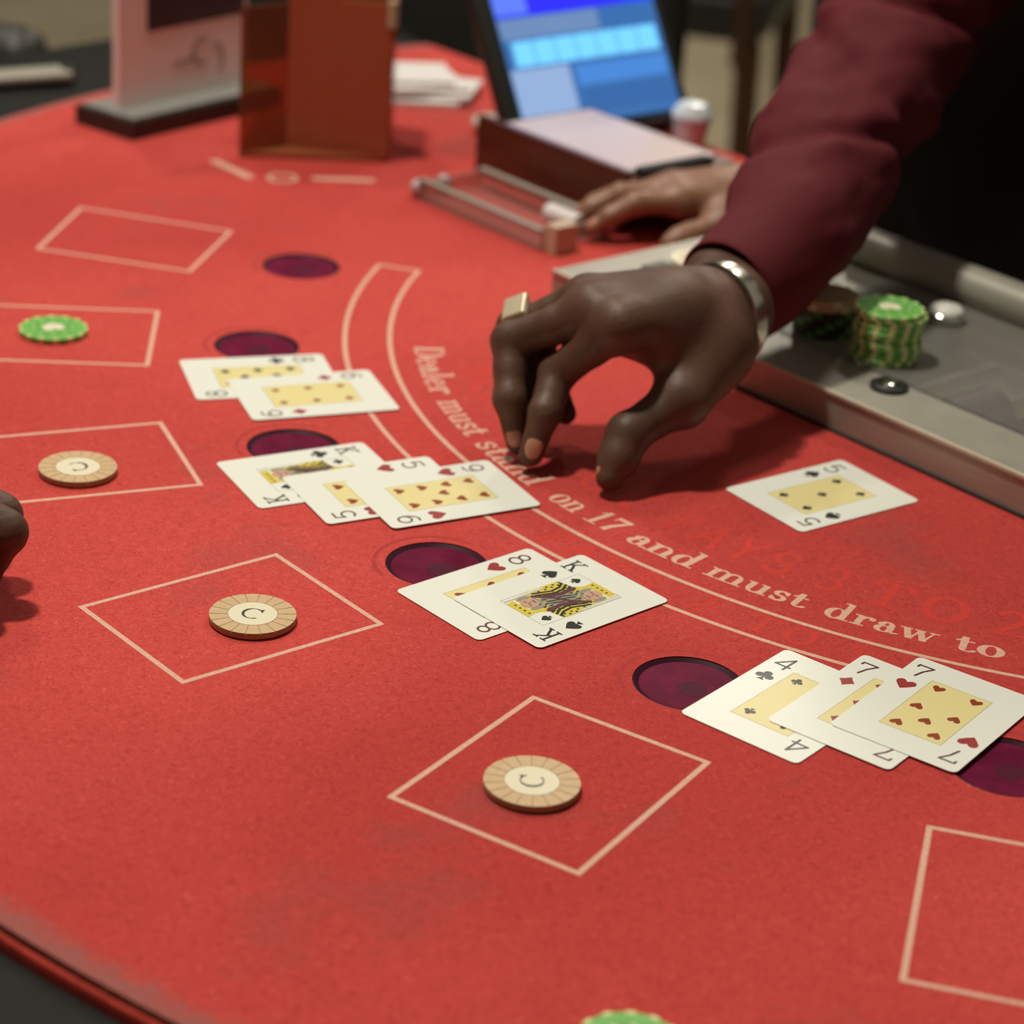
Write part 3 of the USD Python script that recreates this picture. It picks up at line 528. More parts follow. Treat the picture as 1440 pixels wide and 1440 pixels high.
# stacks standing on the lid
base_z = ZT + 0.0025
ORD = ['first', 'second', 'third', 'fourth', 'fifth', 'sixth', 'seventh', 'eighth', 'ninth', 'tenth', 'eleventh', 'twelfth', 'thirteenth']
for k in range(9):
    c = nt(1.073 + 0.0006 * ((k * 7) % 5 - 2), -0.861 + 0.0005 * ((k * 5) % 4 - 1.5)); 
    if k == 0: proto = green_chip((*c, base_z), 0.1, 'green chip at the bottom of the stack on the tray lid', True, None); continue
    lab = 'green chip on top of the stack on the tray lid' if k == 8 else '%s green chip from the bottom of the stack on the tray lid' % ORD[k]
    dup(proto, (*c, base_z + 0.00352 * k), 0.1 + 0.035 * ((k * 3) % 4), lab, None if k == 8 else 'green chips within the stack on the tray lid')
def plain_chip(name, loc, label, m, ms, group=None, axis=None):
    th = thing(name, label, 'casino chip', loc, 0.0, group)
    b = lathe([(0, 0), (0.0189, 0), (0.0195, 0.0006), (0.0195, 0.0027), (0.0189, 0.0033), (0, 0.0033)], 40)
    s_ = [ext(Polygon([(r * math.cos(t), r * math.sin(t)) for r, ss in ((0.0196, np.linspace(a - .14, a + .14, 4)), (0.016, np.linspace(a + .14, a - .14, 4))) for t in ss]), 0.00345, -0.00005) for a in np.linspace(0, 2 * math.pi, 7)[:-1]]
    s_ = T.util.concatenate(s_)
    if axis is not None:
        R = T.geometry.align_vectors([0, 0, 1], axis); b.apply_transform(R); s_.apply_transform(R)
    obj('chip_body', b, m, th, smooth=35); obj('edge_spots', s_, ms, th); return th
first = {}
for k in range(7):
    c = nt(1.073, -0.912); nm = 'tan_chip' if k > 4 else 'black_chip'
    m, ms = (M_tan, M_cream) if k > 4 else (M_dark, M_greend)
    loc = (*c, base_z + 0.00352 * k); lab = ('upper' if k == 6 else 'lower') + ' tan chip on the short stack beside the dealer\'s cuff' if k > 4 else '%s black chip from the bottom of the short stack beside the dealer\'s cuff' % ORD[k]
    gname = ('tan' if k > 4 else 'black') + ' chips of the short stack by the cuff'
    if nm in first: dup(first[nm], loc, 0.3 * k, lab, gname)
    else: first[nm] = plain_chip(nm, loc, lab, m, ms, gname)
ax3 = [*NN, 0]
p = None
for col, t in enumerate((-0.796, -0.7505, -0.705, -0.6595, -0.614)):
    for k in range(11 - col % 3):
        loc = (*nt(1.060 + 0.0037 * k + 0.02 * (col % 2), t), 0.002)
        lab = 'purple chip standing %s in the %s channel right of the green stack' % (ORD[k], ORD[col])
        if p is None: p = plain_chip('purple_chip', loc, lab, M_purple, M_plight, 'purple chips under the tray lid', ax3)
        else: dup(p, loc, 0, lab, 'purple chips under the tray lid')
w = thing('glint_dome', 'small round white dome added for a bright reflection on the tray lid behind the green stack', 'reflection stand-in', (*nt(1.158, -0.885), base_z))  # added white dome, a solid in place of a lamp reflection on the tray
obj('dome_body', lathe([(0, 0), (0.0105, 0), (0.0115, 0.002), (0.0115, 0.006), (0.009, 0.009), (0, 0.0105)], 32), mat('white_plastic', (0.85, 0.84, 0.78), 0.25), w, smooth=50)
obj('dome_ring', lathe([(0.0118, 0.0025), (0.0124, 0.003), (0.0124, 0.005), (0.0118, 0.0055)], 32), M_chrome, w, smooth=40)
yc = thing('cream_chip', 'cream chip lying on the plain end of the tray by the dealer\'s cuff', 'casino chip', (*nt(1.10, -1.05), ZT + 0.0005))
obj('chip_body', lathe([(0, 0), (0.0189, 0), (0.0195, 0.0006), (0.0195, 0.0027), (0.0189, 0.0033), (0, 0.0033)], 40), M_cream, yc, smooth=35)
obj('chip_ring', lathe([(0.012, 0.0033), (0.0135, 0.0033), (0.0135, 0.0036), (0.012, 0.0036)], 40), M_tan, yc)

# ---------------------------------------------------------------- dealer
HJ = {k: np.array(v) for k, v in dict(W=(.1115, 1.2789, .0731), iM=(.0516, 1.2112, .0853), iP=(.0194, 1.2284, .0486), iD=(.0142, 1.2087, .0331), iT=(.0081, 1.2008, .0106),
    mM=(.0377, 1.2296, .0866), mP=(-.0081, 1.2435, .0602), mD=(-.0059, 1.2203, .0348), mT=(.0007, 1.2163, .0106), rM=(.0340, 1.2500, .0850), rP=(-.0060, 1.2620, .0618), rD=(.0036, 1.2442, .0345), rT=(.0120, 1.2296, .0215),
    pM=(.0340, 1.2690, .0790), pP=(.0070, 1.2690, .0504), pD=(.0181, 1.2560, .0303), pT=(.0262, 1.2440, .0185), tC=(.1060, 1.2498, .0623), tM=(.0880, 1.2120, .0450), tI=(.0600, 1.1932, .0300), tT=(.0515, 1.1773, .0106)).items()}
ELB, SHO = np.array([.203, 1.490, .135]), np.array([.300, 1.745, .330])
def hand_groups(J, fore, sc=1.0):
    W = J['W']; r = lambda x: x * sc
    mid = lambda a, b, t: a + (b - a) * t
    palm = [(W, r(.0240), fore[0], r(.0235)), (fore[0], r(.0235), fore[1], r(.029)), (W, r(.0235), mid(W, J['iM'], .55), r(.0195)), (mid(W, J['iM'], .5), r(.0190), J['iM'], r(.0145)), (mid(W, J['mM'], .4), r(.0200), J['mM'], r(.0145)),
            (mid(W, J['rM'], .4), r(.0195), J['rM'], r(.0140)), (mid(W, J['pM'], .3), r(.0190), J['pM'], r(.0130)), (W, r(.0225), J['tC'], r(.0200)), (J['tC'], r(.0190), J['tM'], r(.0140)),
            (mid(J['tC'], J['tM'], .35), r(.0135), mid(W, J['iM'], .66), r(.0150)), (mid(J['tC'], J['tM'], .7), r(.0080), mid(W, J['iM'], .78), r(.0100)), (J['iM'] * .5 + W * .5 - np.array([0, 0, r(.012)]), r(.012), J['mM'] * .8 + W * .2 - np.array([0, 0, r(.013)]), r(.010))]
    gs = [(r(.012), palm)]
    for f, (a, b, c, d) in dict(i=(.0118, .0094, .0082, .0066), m=(.0120, .0096, .0084, .0068), r=(.0114, .0092, .0080, .0065), p=(.0102, .0083, .0073, .0060)).items():
        M, P, D, Tt = (J[f + q] for q in 'MPDT')
        gs.append((r(.004), [(M, r(a), mid(M, P, .45), r(b * 1.02)), (mid(M, P, .45), r(b * 1.02), P, r(b * 1.06)), (P, r(b * 1.04), mid(P, D, .5), r(c)), (mid(P, D, .5), r(c), D, r(c * 1.05)), (D, r(c), Tt, r(d))]))
    gs.append((r(.005), [(J['tC'], r(.019), J['tM'], r(.0138)), (J['tM'], r(.0138), mid(J['tM'], J['tI'], .5), r(.0104)), (mid(J['tM'], J['tI'], .5), r(.0104), J['tI'], r(.0113)), (J['tI'], r(.0110), mid(J['tI'], J['tT'], .55), r(.0102)), (mid(J['tI'], J['tT'], .55), r(.0102), J['tT'], r(.0074))]))
    return gs
def nail(J, f, sc=1.0):
    P, D, Tt = (J[f + q] for q in (('M', 'I', 'T') if f == 't' else ('P', 'D', 'T')))
    cur = (Tt - D) / np.linalg.norm(Tt - D); prev = (D - P) / np.linalg.norm(D - P); dor = prev - (prev @ cur) * cur
    dor = dor / np.linalg.norm(dor); side = np.cross(cur, dor); rr = (.0098 if f == 't' else .0080) * sc
    c = D + (Tt - D) * 0.80 + dor * rr * 0.62
    m = T.creation.icosphere(2); m.apply_scale([.0078 * sc, .0046 * sc, .0026 * sc]); Mx = np.eye(4); Mx[:3, :3] = np.stack([cur, side, dor], 1); Mx[:3, 3] = c; m.apply_transform(Mx); return m
def place_hand(J0, pos, yaw, sc, mirror=1):
    out = {}
    for k, v in J0.items():
        x, y, z = v; y *= mirror; c, s = math.cos(yaw), math.sin(yaw); out[k] = np.array([pos[0] + sc * (x * c - y * s), pos[1] + sc * (x * s + y * c), pos[2] + sc * z])
    return out
# a loose fist, palm down, fingers along +x, thumb on the -y side (a left hand)
FIST = dict(W=(0, 0, .050), iM=(.088, -.024, .058), iP=(.122, -.026, .036), iD=(.112, -.024, .014), iT=(.094, -.022, .011), mM=(.092, -.004, .060), mP=(.130, -.004, .036), mD=(.118, -.003, .013), mT=(.098, -.002, .010),
    rM=(.086, .015, .056), rP=(.121, .017, .034), rD=(.110, .016, .013), rT=(.092, .015, .010), pM=(.076, .032, .050), pP=(.105, .036, .030), pD=(.097, .035, .012), pT=(.082, .033, .009),
    tC=(.022, -.026, .042), tM=(.058, -.046, .030), tI=(.092, -.050, .020), tT=(.116, -.042, .013))
dealer = thing('person', 'dealer in a maroon shirt and black vest reaching across the felt with the right hand', 'person', (0.40, 1.86, -TZ))
fore = (np.array([.1150, 1.312, .0770]), np.array([.164, 1.398, .1025]))
for f in 'imrpt': obj('fingernail', nail(HJ, f, 1.04), M_nail, dealer, smooth=True, world=True)
# bracelet round the wrist, ring on the ring finger
def hoop(c, axis, R, wid, th, lump=0.0, squash=1.0, seg=72):
    pr = [(R, -wid / 2), (R + th, -wid / 2 + th * .4), (R + th * 1.15, 0), (R + th, wid / 2 - th * .4), (R, wid / 2), (R - 0.0003, 0)]
    m = T.creation.revolve(np.array(pr + [pr[0]]), sections=seg); v = np.array(m.vertices)
    if lump: a = np.arctan2(v[:, 1], v[:, 0]); k = 1 + lump * np.clip(np.cos(a * 9), 0, 1) * (np.cos(a) > 0.35); v[:, :2] *= k[:, None]; v[:, 2] *= 1 + 0.5 * (np.cos(a) > 0.55)
    v[:, 1] *= squash; m.vertices = v; return m
def orient(m, z, x, c):
    z = z / np.linalg.norm(z); x = x - (x @ z) * z; x /= np.linalg.norm(x); y = np.cross(z, x); Mx = np.eye(4); Mx[:3, :3] = np.stack([x, y, z], 1); Mx[:3, 3] = c; m = m.copy(); m.apply_transform(Mx); return m
fd = (ELB - HJ['W']) / np.linalg.norm(ELB - HJ['W'])
obj('bracelet', orient(hoop(None, None, 0.0290, 0.0100, 0.0020), fd + np.array([0.30, -0.20, -0.25]), np.array([-.4, -.1, 1.0]), HJ['W'] + np.array([-0.001, -0.004, 0.000])), M_silver, dealer, smooth=35, world=True, label='silver link bracelet on the wrist')
rc = HJ['rM'] + (HJ['rP'] - HJ['rM']) * 0.84
rg_ = obj('ring', orient(hoop(None, None, 0.0118, 0.0065, 0.002), HJ['rP'] - HJ['rM'], np.array([0, 0, 1.0]), rc), M_silver, dealer, smooth=35, world=True, label='gold and silver ring')
obj('ring_head', orient(rbox(-0.002, 0.0035, -0.0085, 0.0085, -0.0075, 0.0075, 0.0015).apply_translation([0.0115, 0, 0]), HJ['rP'] - HJ['rM'], np.array([-.15, -.38, .9]), rc), M_ringgold, rg_, smooth=35, world=True)
# shirt sleeve: a swept tube with folds, open at the cuff
def sleeve(path, rad, fold, seed, seg=64, n=120, thick=0.0022, ridges=()):
    P = spline(path, n); s = np.linspace(0, 1, n); R0 = np.interp(s, *zip(*rad)); a = np.arange(seg) / seg * 2 * math.pi; rad_ = []
    for i in range(n):
        q = np.c_[np.cos(a) * 1.3 + s[i] * 2.2, np.sin(a) * 1.3, np.full(seg, s[i] * 9.0)]; k = (fbm(q, 3, seed) - 0.5) * 2 * fold * min(1, s[i] * 7) + sum(A * np.exp(-((s[i] - s0_ - sl * np.cos(a - a0_)) / w_) ** 2) for s0_, A, sl, a0_, w_ in ridges)
        rad_.append(R0[i] * (1 + k))
    outer = tube(P, rad_, seg, cap=False); inner = tube(P, [r_ - thick for r_ in rad_], seg, cap=False)
    nV = len(outer.vertices); Fc = np.vstack([outer.faces, inner.faces[:, ::-1] + nV]); e = []
    for j in range(seg):
        b = (j + 1) % seg; e += [[j, nV + b, b], [j, nV + j, nV + b]]; o = (n - 1) * seg; e += [[o + j, o + b, nV + o + b], [o + j, nV + o + b, nV + o + j]]
    m = T.Trimesh(np.vstack([outer.vertices, inner.vertices]), np.vstack([Fc, e]), process=False); m.fix_normals(); return m
cuff0 = HJ['W'] + fd * 0.026
obj('shirt_sleeve', sleeve([(.1150, 1.305, .0755), (.165, 1.40, .103), (.194, 1.49, .135), (.252, 1.61, .205), SHO], [(0, .0335), (0.2, .0415), (0.45, .048), (0.6, .054), (1, .075)], 0.20, 3, ridges=[(.24, .10, .07, .4, .05), (.305, -.12, .09, 1.2, .018), (.36, .12, .08, 1.0, .05), (.45, -.10, .10, 2.5, .018), (.52, .09, .09, 3.2, .05), (.585, -.12, .08, 1.6, .016), (.65, .08, .06, .5, .04)]), M_shirt, dealer, smooth=True, world=True, label='maroon shirt sleeve')
LS = SHO + np.array([*TT, 0]) * 0.38; HIP = np.array([.46, 1.90, -.05])
hipL, hipR = HIP + np.array([*TT, 0]) * .12, HIP - np.array([*TT, 0]) * .12
torso = [(.06, [(SHO + [.04, -.03, -.05], .085, LS + [-.04, .04, -.05], .085), (SHO + [.05, 0, -.08], .10, hipR, .13), (LS + [-.05, .05, -.08], .10, hipL, .13), (hipR, .13, hipL, .13)])]
obj('vest', blob(torso, 0.014, 0.02), M_vest, dealer, smooth=True, world=True, label='black vest')
neck = (SHO + LS) / 2 + np.array([.02, .02, .03]); fdir = np.array([-.60, -.58, -.35]); fdir /= np.linalg.norm(fdir); hc = neck + np.array([-.05, -.05, .17]); hs = np.array([*TT, 0]); hu = np.cross(fdir, hs); hu = hu if hu[2] > 0 else -hu
hd = [(.02, [(neck, .058, neck + (hc - neck) * .55, .054), (hc - fdir * .03, .085, hc + fdir * .02 + hu * .03, .080), (hc + hu * .02, .078, hc + fdir * .055 - hu * .07, .042), (hc + fdir * .085 + hu * .012, .010, hc + fdir * .108 - hu * .022, .014), (hc + fdir * .082 + hs * .03 + hu * .005, .012, hc + fdir * .082 - hs * .03 + hu * .005, .012), (hc + fdir * .088 - hs * .016 - hu * .052, .010, hc + fdir * .088 + hs * .016 - hu * .052, .010),
    (hc + hs * .080 + hu * .01, .010, hc + hs * .084 - hu * .02, .012), (hc - hs * .080 + hu * .01, .010, hc - hs * .084 - hu * .02, .012)])]
head = blob(hd, 0.006, 0.015)
obj('hair', blob([(.02, [(hc - fdir * .035 + hu * .02, .086, hc + fdir * .01 + hu * .045, .074)])], 0.007, 0.01), M_suit, dealer, smooth=True, world=True)
obj('shirt_sleeve', sleeve([(.676, 1.174, .060), (.735, 1.25, .088), (.775, 1.40, .15), (.69, 1.46, .26), LS + np.array([-.02, .02, -.01])], [(0, .0345), (.3, .045), (.6, .054), (1, .078)], 0.16, 6), M_shirt, dealer, smooth=True, world=True)
H3 = place_hand(FIST, (.640, 1.150, .0), math.radians(200), 1.0); lf = (np.array([.668, 1.166, .058]), np.array([.718, 1.232, .081]))
LE = np.array([.775, 1.40, .15])
mc = (SHO + LS) / 2 + np.array([.03, .03, -.05]); RA = [fore[1], ELB, np.array([.252, 1.61, .205]), SHO + [.01, 0, -.02]]; LA = [lf[1], LE, np.array([.69, 1.46, .26]), LS + [-.01, .01, -.03]]
arms = blob([(.02, [(a_, .021, b_, .021) for A_ in (RA, LA) for a_, b_ in zip(A_, A_[1:])] + [(RA[3], .024, mc, .045), (mc, .045, LA[3], .024), (mc, .05, neck - [0, 0, .02], .052), (neck - [0, 0, .02], .052, neck + (hc - neck) * .3, .052)])], .008, .02)
parts = [blob(hand_groups(HJ, fore, 1.04), 0.0024), arms, blob(hand_groups(H3, lf, 1.04), 0.004), head]
man = mf(parts[0])
for q_ in parts[1:]: man = man + mf(q_)
assert not man.is_empty()
obj('body', tm(man), M_skin, dealer, smooth=True, world=True, label='dark skinned hand with bent fingers and thumb down on the felt')
legs = [(.05, [(hipR, .13, hipR + [0.02, 0.02, -.40], .085), (hipR + [.02, .02, -.40], .085, hipR + [.03, .03, -.80], .06), (hipL, .13, hipL + [.02, .02, -.40], .085), (hipL + [.02, .02, -.40], .085, hipL + [.03, .03, -.80], .06)])]
obj('trousers', blob(legs, 0.016, 0.02), M_suit, dealer, smooth=True, world=True)

# ---------------------------------------------------------------- player's hand at the left edge
PH = place_hand(FIST, (-0.3700, 1.018, 0.0), -0.10, 1.03)
player = thing('person', 'player at the left edge, only a dark curled hand over the felt', 'person', (-0.9, 0.98, -TZ))
pw = np.array([-.62, 1.03, .10]); pe = np.array([-.66, 1.03, .10])
obj('body', blob(hand_groups(PH, (np.array([-.41, 1.014, .056]), np.array([-.52, 1.012, .070])), 1.05) , 0.0026), M_skin, player, smooth=True, world=True, label='dark curled hand')
for f in 'imrpt': obj('fingernail', nail(PH, f), M_nail, player, smooth=True, world=True)
obj('sleeve', sleeve([(-.470, 1.012, .062), (-.62, 1.01, .09), (-.74, 1.0, .14), (-.88, .98, .30)], [(0, .040), (.5, .05), (1, .07)], 0.1, 8), M_suit, player, smooth=True, world=True)

# ---------------------------------------------------------------- second staff member: hand resting by the tray's far end
FLAT = dict(W=(0, 0, .036), iM=(.088, -.024, .036), iP=(.130, -.027, .034), iD=(.153, -.028, .022), iT=(.168, -.028, .011), mM=(.091, -.004, .038), mP=(.138, -.004, .035), mD=(.164, -.004, .022), mT=(.180, -.004, .010),
    rM=(.086, .015, .036), rP=(.129, .018, .032), rD=(.154, .019, .020), rT=(.169, .019, .010), pM=(.078, .032, .032), pP=(.110, .039, .028), pD=(.129, .042, .018), pT=(.142, .043, .009), tC=(.022, -.026, .030), tM=(.056, -.050, .022), tI=(.086, -.062, .016), tT=(.108, -.068, .011))
H2 = place_hand(FLAT, (0.168, 1.668, 0.001), math.radians(193), 0.80, -1)
pb = thing('person', 'person in a black suit behind the table resting a brown hand beside the tray', 'person', (0.45, 2.6, -TZ))
obj('body', blob(hand_groups(H2, (np.array([.182, 1.69, .036]), np.array([.205, 1.76, .046])), 0.84), 0.003), M_skin2, pb, smooth=True, world=True, label='brown hand resting on the felt')
for f in 'imrpt': obj('fingernail', nail(H2, f, 0.82), M_nail, pb, smooth=True, world=True)
obj('jacket_sleeve', sleeve([(.185, 1.690, .036), (.215, 1.80, .050), (.262, 1.96, .085), (.31, 2.20, .20), (.38, 2.48, .42)], [(0, .034), (.4, .042), (1, .07)], 0.1, 5), M_suit, pb, smooth=True, world=True)
tors2 = [(.06, [((.38, 2.52, .42), .09, (.62, 2.42, .42), .09), ((.40, 2.55, .36), .11, (.44, 2.62, -.05), .14), ((.60, 2.46, .36), .11, (.62, 2.56, -.05), .14), ((.44, 2.62, -.05), .13, (.45, 2.64, -.80), .06), ((.62, 2.56, -.05), .13, (.63, 2.58, -.80), .06)])]
obj('suit', blob(tors2, 0.016, 0.02), M_suit, pb, smooth=True, world=True)

# ---------------------------------------------------------------- things on the far end of the table
def slab(p0, p1, th, z0, z1):
    p0, p1 = np.array(p0, float), np.array(p1, float); d = (p1 - p0) / np.linalg.norm(p1 - p0); n = np.array([-d[1], d[0]]) * th / 2
    return ext(Polygon([p0 + n, p1 + n, p1 - n, p0 - n]), z1 - z0, z0)
# table sign in a black holder
s0, sd = np.array([-.318, 1.800]), np.array([.597, .802]); sn = np.array([.802, -.597])
sign = thing('table_sign', 'white table sign standing in a black slotted base at the far left', 'sign', (-.29, 1.84, 0))
q = lambda a, b: tuple(s0 + sd * a + sn * b)
obj('sign_base', ext(Polygon([q(-.012, -.052), q(.155, -.052), q(.155, .014), q(-.012, .014)]), 0.014, 0.0003), M_dark, sign, world=True)
obj('base_top', ext(Polygon([q(-.008, -.048), q(.151, -.048), q(.151, .010), q(-.008, .010)]), 0.002, 0.0143), mat('grey_plastic', (0.26, 0.27, 0.25), 0.35), sign, world=True)
obj('sign_board', ext(Polygon([q(0, -.022), q(.142, -.022), q(.142, -.015), q(0, -.015)]), 0.20, 0.0163), mat('sign_white', (0.92, 0.82, 0.78), 0.3), sign, world=True)
def on_sign(poly, off=-.0150, th=.0006):
    m = ext(poly, th); v = np.array(m.vertices); P = s0[None] + sd[None] * v[:, :1] + sn[None] * (off + v[:, 2:3]); m.vertices = np.c_[P, v[:, 1]]; m.fix_normals(); return m
obj('picture_panel', on_sign(box(.030, .074, .138, .20)), mat('sign_dark', (0.055, 0.040, 0.045), 0.3), sign, world=True)
sq = unary_union([nib(arc(.090, .050, .010, .010, 60, 300), .003, .003), nib(arc(.106, .042, .008, .012, 110, -60), .0025, .0025), LineString([(.06, .044), (.085, .046)]).buffer(.0015)])
obj('printed_mark', on_sign(sq), mat('sign_grey', (0.33, 0.27, 0.26), 0.4), sign, world=True)
# discard rack of red-brown acrylic
M_acr = usdkit.material(stage, '/World/Looks/red_brown_acrylic', {'t': ('transparent_bsdf', dict(color=(0.42, 0.12, 0.05))), 'p': ('principled_bsdf', dict(base_color=(0.40, 0.115, 0.050), roughness=0.15)), 'm': ('mix_closure', dict(fac=0.80))},
    [('t.BSDF', 'm.closure1'), ('p.BSDF', 'm.closure2')], surface='m.closure')
M_acrl = usdkit.material(stage, '/World/Looks/thin_brown_acrylic', {'t': ('transparent_bsdf', dict(color=(0.62, 0.36, 0.20))), 'p': ('principled_bsdf', dict(base_color=(0.36, 0.17, 0.09), roughness=0.15)), 'm': ('mix_closure', dict(fac=0.35))},
    [('t.BSDF', 'm.closure1'), ('p.BSDF', 'm.closure2')], surface='m.closure')
rack = thing('discard_rack', 'red-brown tinted acrylic discard rack standing at the far end of the felt', 'card rack', (-.17, 1.79, 0))
d0, d1, d2, d3 = (-.2284, 1.7600), (-.1960, 1.7850), (-.1560, 1.7790), (-.1160, 1.7740)
obj('rack_base', ext(Polygon([d0, (-.2284, 1.885), (-.1200, 1.885), d3]), 0.004, 0.0003), M_acr, rack, world=True)
obj('side_panel', slab(d0, d1, .003, .004, .116), M_acrl, rack, world=True)
obj('front_panel', slab(d1, d2, .003, .004, .128), M_acr, rack, world=True)
obj('front_panel', slab(d2, d3, .003, .004, .122), M_acr, rack, world=True)
obj('back_panel', slab((-.1960, 1.865), (-.1200, 1.845), .003, .004, .124), M_acr, rack, world=True)
obj('end_panel', slab(d3, (-.1180, 1.846), .003, .004, .122), M_acr, rack, world=True)
obj('corner_highlight', cyl([-.1165, 1.774, .106], [-.1165, 1.774, .125], .0042, 12), mat('acrylic_highlight', (0.45, 0.38, 0.24), 0.3), rack, world=True)  # pale cylinder paints the highlight on the rounded corner
# stack of white slips
sl = thing('paper_slips', 'loose white paper slips on the felt behind the discard rack', 'paper', (-.105, 1.985, 0.0005))
M_paper = mat('paper', (0.72, 0.70, 0.68), 0.6)
for k, (dx, dy, a, w_) in enumerate(((-.012, -.012, .1, .09), (.006, .004, -.15, .085), (0, .0, .35, .07), (-.005, .008, .2, .06))):
    m = bx(-w_ / 2, w_ / 2, -.032, .032, 0, .004); m.apply_transform(T.transformations.rotation_matrix(a, [0, 0, 1])); m.apply_translation([dx, dy, .0042 * k]); obj('slip', m, M_paper, sl)
# card shoe
shoe = thing('card_shoe', 'dark brown wooden card shoe with a pale top near the tray', 'card shoe', (*nt(1.21, -1.23), 0))
M_wood = mat('dark_wood', (0.115, 0.032, 0.014), 0.35, vary=0.35, scale=20, stretch=(1, 1, 6))
a_, b_, tl, tr = nt(1.152, -1.343), nt(1.152, -1.180), nt(1.265, -1.343), nt(1.265, -1.180)
obj('shoe_body', ext(Polygon([a_, b_, tr, tl]).buffer(-.003).buffer(.003), .036, .0003), M_wood, shoe, world=True)
obj('shoe_side', ext(ntpoly(1.150, 1.156, -1.345, -1.178), .044, .0003), M_wood, shoe, world=True)
obj('top_plate', ext(ntpoly(1.162, 1.255, -1.332, -1.192), .003, .0363), mat('pale_pink_plate', (0.62, 0.50, 0.50), 0.3), shoe, world=True)
obj('card_slot', ext(ntpoly(1.170, 1.24, -1.190, -1.180), .006, .0363), M_suit, shoe, world=True)
# clear money slot frame
slot = thing('acrylic_tray', 'low clear acrylic tray with grey edges in front of the card shoe', 'tray', (*nt(1.10, -1.21), 0))
M_clear = pane('clear_acrylic', (0.42, 0.36, 0.30), 0.30, 0.12)
n0, n1, t0, t1 = 1.066, 1.128, -1.310, -1.172
obj('tray_floor', ext(ntpoly(n0, n1, t0, t1), .002, .0003), pane('clear_floor', (0.5, 0.4, 0.35), 0.12), slot, world=True)
for n_, n__ in ((n0, n0 + .004), (n1 - .004, n1)): obj('tray_wall', ext(ntpoly(n_, n__, t0, t1), .012, .0023), M_clear, slot, world=True)
for t_, t__ in ((t0, t0 + .004), (t1 - .004, t1)): obj('tray_end', ext(ntpoly(n0 + .004, n1 - .004, t_, t__), .012, .0023), M_clear, slot, world=True)
obj('edge_strip', ext(ntpoly(n0 - .001, n0 + .005, t0, t1), .002, .0143), mat('grey_edge', (0.30, 0.27, 0.22), 0.35), slot, world=True)
obj('edge_strip', ext(ntpoly(n1 - .005, n1 + .001, t0, t1), .002, .0143), mat('grey_edge_b', (0.34, 0.31, 0.26), 0.35), slot, world=True)
for n_ in (n0 + .004, n0 + .028): obj('glass_knob', T.creation.icosphere(3, .0065).apply_translation([*nt(n_, t0 - .004), .0075]), mat('glass_knob', (0.55, 0.45, 0.45), 0.15), slot, smooth=True, world=True)
obj('tan_block', ext(ntpoly(n0 + .004, n0 + .024, t1 + .0005, t1 + .012), .020, .0003), mat('tan_plastic', (0.55, 0.42, 0.28), 0.4), slot, world=True)
obj('paper_roll', cyl([*nt(n1 - .014, t1 - .045), .0095], [*nt(n1 - .014, t1 - .012), .0095], .007, 20), M_paper, slot, smooth=40, world=True)
# touch screen on a stand
bl, br = np.array([-.0105, 1.818, .020]), np.array([.1140, 1.9050, .026]); W_ = np.linalg.norm(br - bl); ux = (br - bl) / W_
lean = np.array([-.30, .43, .85]); lean -= (lean @ ux) * ux; uy = lean / np.linalg.norm(lean); uz = np.cross(ux, uy)
SHh = 0.112
def scr(m):
    v = np.asarray(m.vertices); m = m.copy(); m.vertices = bl + v[:, :1] * ux + v[:, 1:2] * uy + v[:, 2:3] * uz; return m
tab = thing('touch_screen', 'tilted touch screen with a blue lit display on the far side of the table', 'screen', (.05, 1.87, 0))
obj('screen_case', scr(rbox(-.014, W_ + .010, -.010, SHh + .016, -.016, -.001, .003)), M_dark, tab, smooth=35, world=True)
obj('display', scr(bx(0, W_, 0, SHh, -.001, .0002)), emit('display_base', srgb(70, 120, 185), 0.75), tab, world=True)
ui = [(0.0, 1.0, .82, 1.0, (50, 50, 240), .95), (0.0, .20, .84, .99, (96, 124, 250), .95), (.82, 1.0, .83, 1.0, (30, 75, 250), .95), (0.0, .62, .66, .81, (108, 138, 182), .9), (.64, .98, .67, .81, (58, 108, 170), .9), (0.0, .36, .03, .44, (142, 168, 208), .95), (.40, .98, .27, .42, (72, 130, 205), .95), (.40, .98, .06, .25, (58, 104, 165), .9)]
for k, (x0, x1, y0, y1, c, s) in enumerate(ui): obj('screen_panel', scr(bx(x0 * W_, x1 * W_, y0 * SHh, y1 * SHh, .0002, .0005 + .00003 * k)), emit('screen_panel_%d' % k, srgb(*c), s), tab, world=True)
M_btn = emit('screen_button', srgb(118, 205, 255), 1.0)
for k in range(7): obj('screen_button', scr(bx((.05 + .132 * k) * W_, (.05 + .132 * k + .122) * W_, .46 * SHh, .64 * SHh, .0002, .0009)), M_btn, tab, world=True)
obj('stand_foot', ext(Polygon([(.0, 1.85), (.11, 1.93), (.075, 1.985), (-.035, 1.905)]), .012, .0003), M_dark, tab, world=True)
obj('stand_arm', cyl([.03, 1.93, .01], [.025, 1.905, .07], .012, 14), M_dark, tab, world=True)
kn = thing('white_knob', 'white round knob beside the lower left corner of the touch screen', 'knob', (-.041, 1.880, .0005))  # a plain round white knob near the screen
obj('knob_cap', lathe([(0, .004), (.013, .004), (.015, .007), (.014, .011), (.008, .014), (0, .015)], 28), mat('knob_white', (0.62, 0.58, 0.50), 0.4), kn, smooth=50)
obj('knob_foot', lathe([(0, 0), (.010, 0), (.010, .004), (0, .004)], 24), M_dark, kn)
cup = thing('white_cup', 'small pale cup at the lower right corner of the touch screen', 'cup', (.122, 1.885, 0.0005))
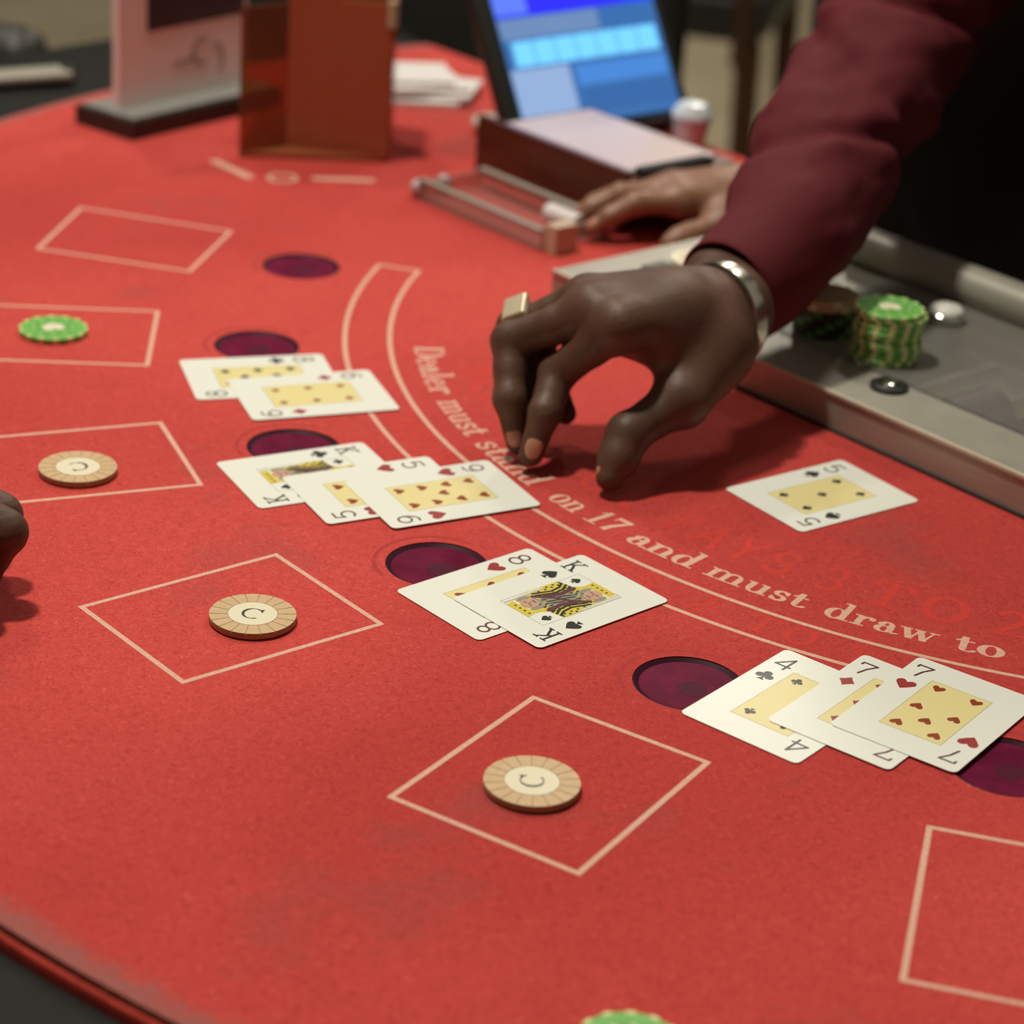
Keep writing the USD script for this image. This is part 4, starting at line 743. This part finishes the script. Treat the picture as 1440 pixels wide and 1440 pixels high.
obj('cup_body', lathe([(0, 0), (.012, 0), (.0160, .024), (.0150, .024), (.011, .003), (0, .003)], 28), mat('cup_white', (0.70, 0.78, 0.82), 0.25), cup, smooth=40)
obj('cup_lid', lathe([(0, .024), (.0165, .024), (.0165, .028), (.011, .035), (0, .037)], 28), mat('cup_lid', (0.72, 0.80, 0.84), 0.25), cup, smooth=40)

# ---------------------------------------------------------------- beyond the table: chairs and dark furniture
M_chair = mat('chair_leather', (0.030, 0.030, 0.026), 0.45, bump=0.3, bscale=80)
M_cwood = mat('chair_wood', (0.085, 0.030, 0.012), 0.4, vary=0.3, scale=15)
def chair(loc, a, label, group=None, top=1.04):
    th = thing('casino_chair', label, 'chair', (loc[0], loc[1], -TZ), a, group)
    obj('seat', rbox(-.24, .24, -.22, .22, .58, .67, .03, 12), M_chair, th, smooth=40)
    obj('backrest', rbox(-.23, .23, .19, .26, .68, top, .03, 12), M_chair, th, smooth=40)
    for sx in (-1, 1):
        for sy in (-1, 1): obj('leg', tube([[sx * .21, sy * .19, .58], [sx * .235, sy * .215, 0.0]], [.022, .016], 10), M_cwood, th)
        obj('back_post', tube([[sx * .20, .205, .55], [sx * .205, .235, .75]], .016, 8), M_cwood, th)
    for s_ in (-1, 1): obj('stretcher', tube([[-.22, s_ * .2, .22], [.22, s_ * .2, .22]], .012, 8), M_cwood, th)
    return th
chair((-0.66, 2.50), 2.95, 'low-backed black leather chair behind the table sign at the far left', None, .89)
c0 = chair((-0.12, 2.62), 3.3, 'black leather casino chair between the discard rack and the screen')
dup(c0, (0.16, 3.95, -TZ), 2.9, 'black leather casino chair farther off behind the screen')
dup(c0, (1.15, 3.3, -TZ), 0.9, 'dark casino chair behind the dealer at the right edge')
rail = thing('metal_rail', 'short brushed metal strip lying on the armrest at the far left', 'rail', (-.445, 1.9215, .0035), .56)
obj('rail_bar', rbox(-.10, .055, -.014, .014, -.002, .006, .0025), M_tray, rail, smooth=40)
obj('rail_end', rbox(.050, .060, -.010, .010, -.002, .008, .003), M_dark, rail, smooth=40)
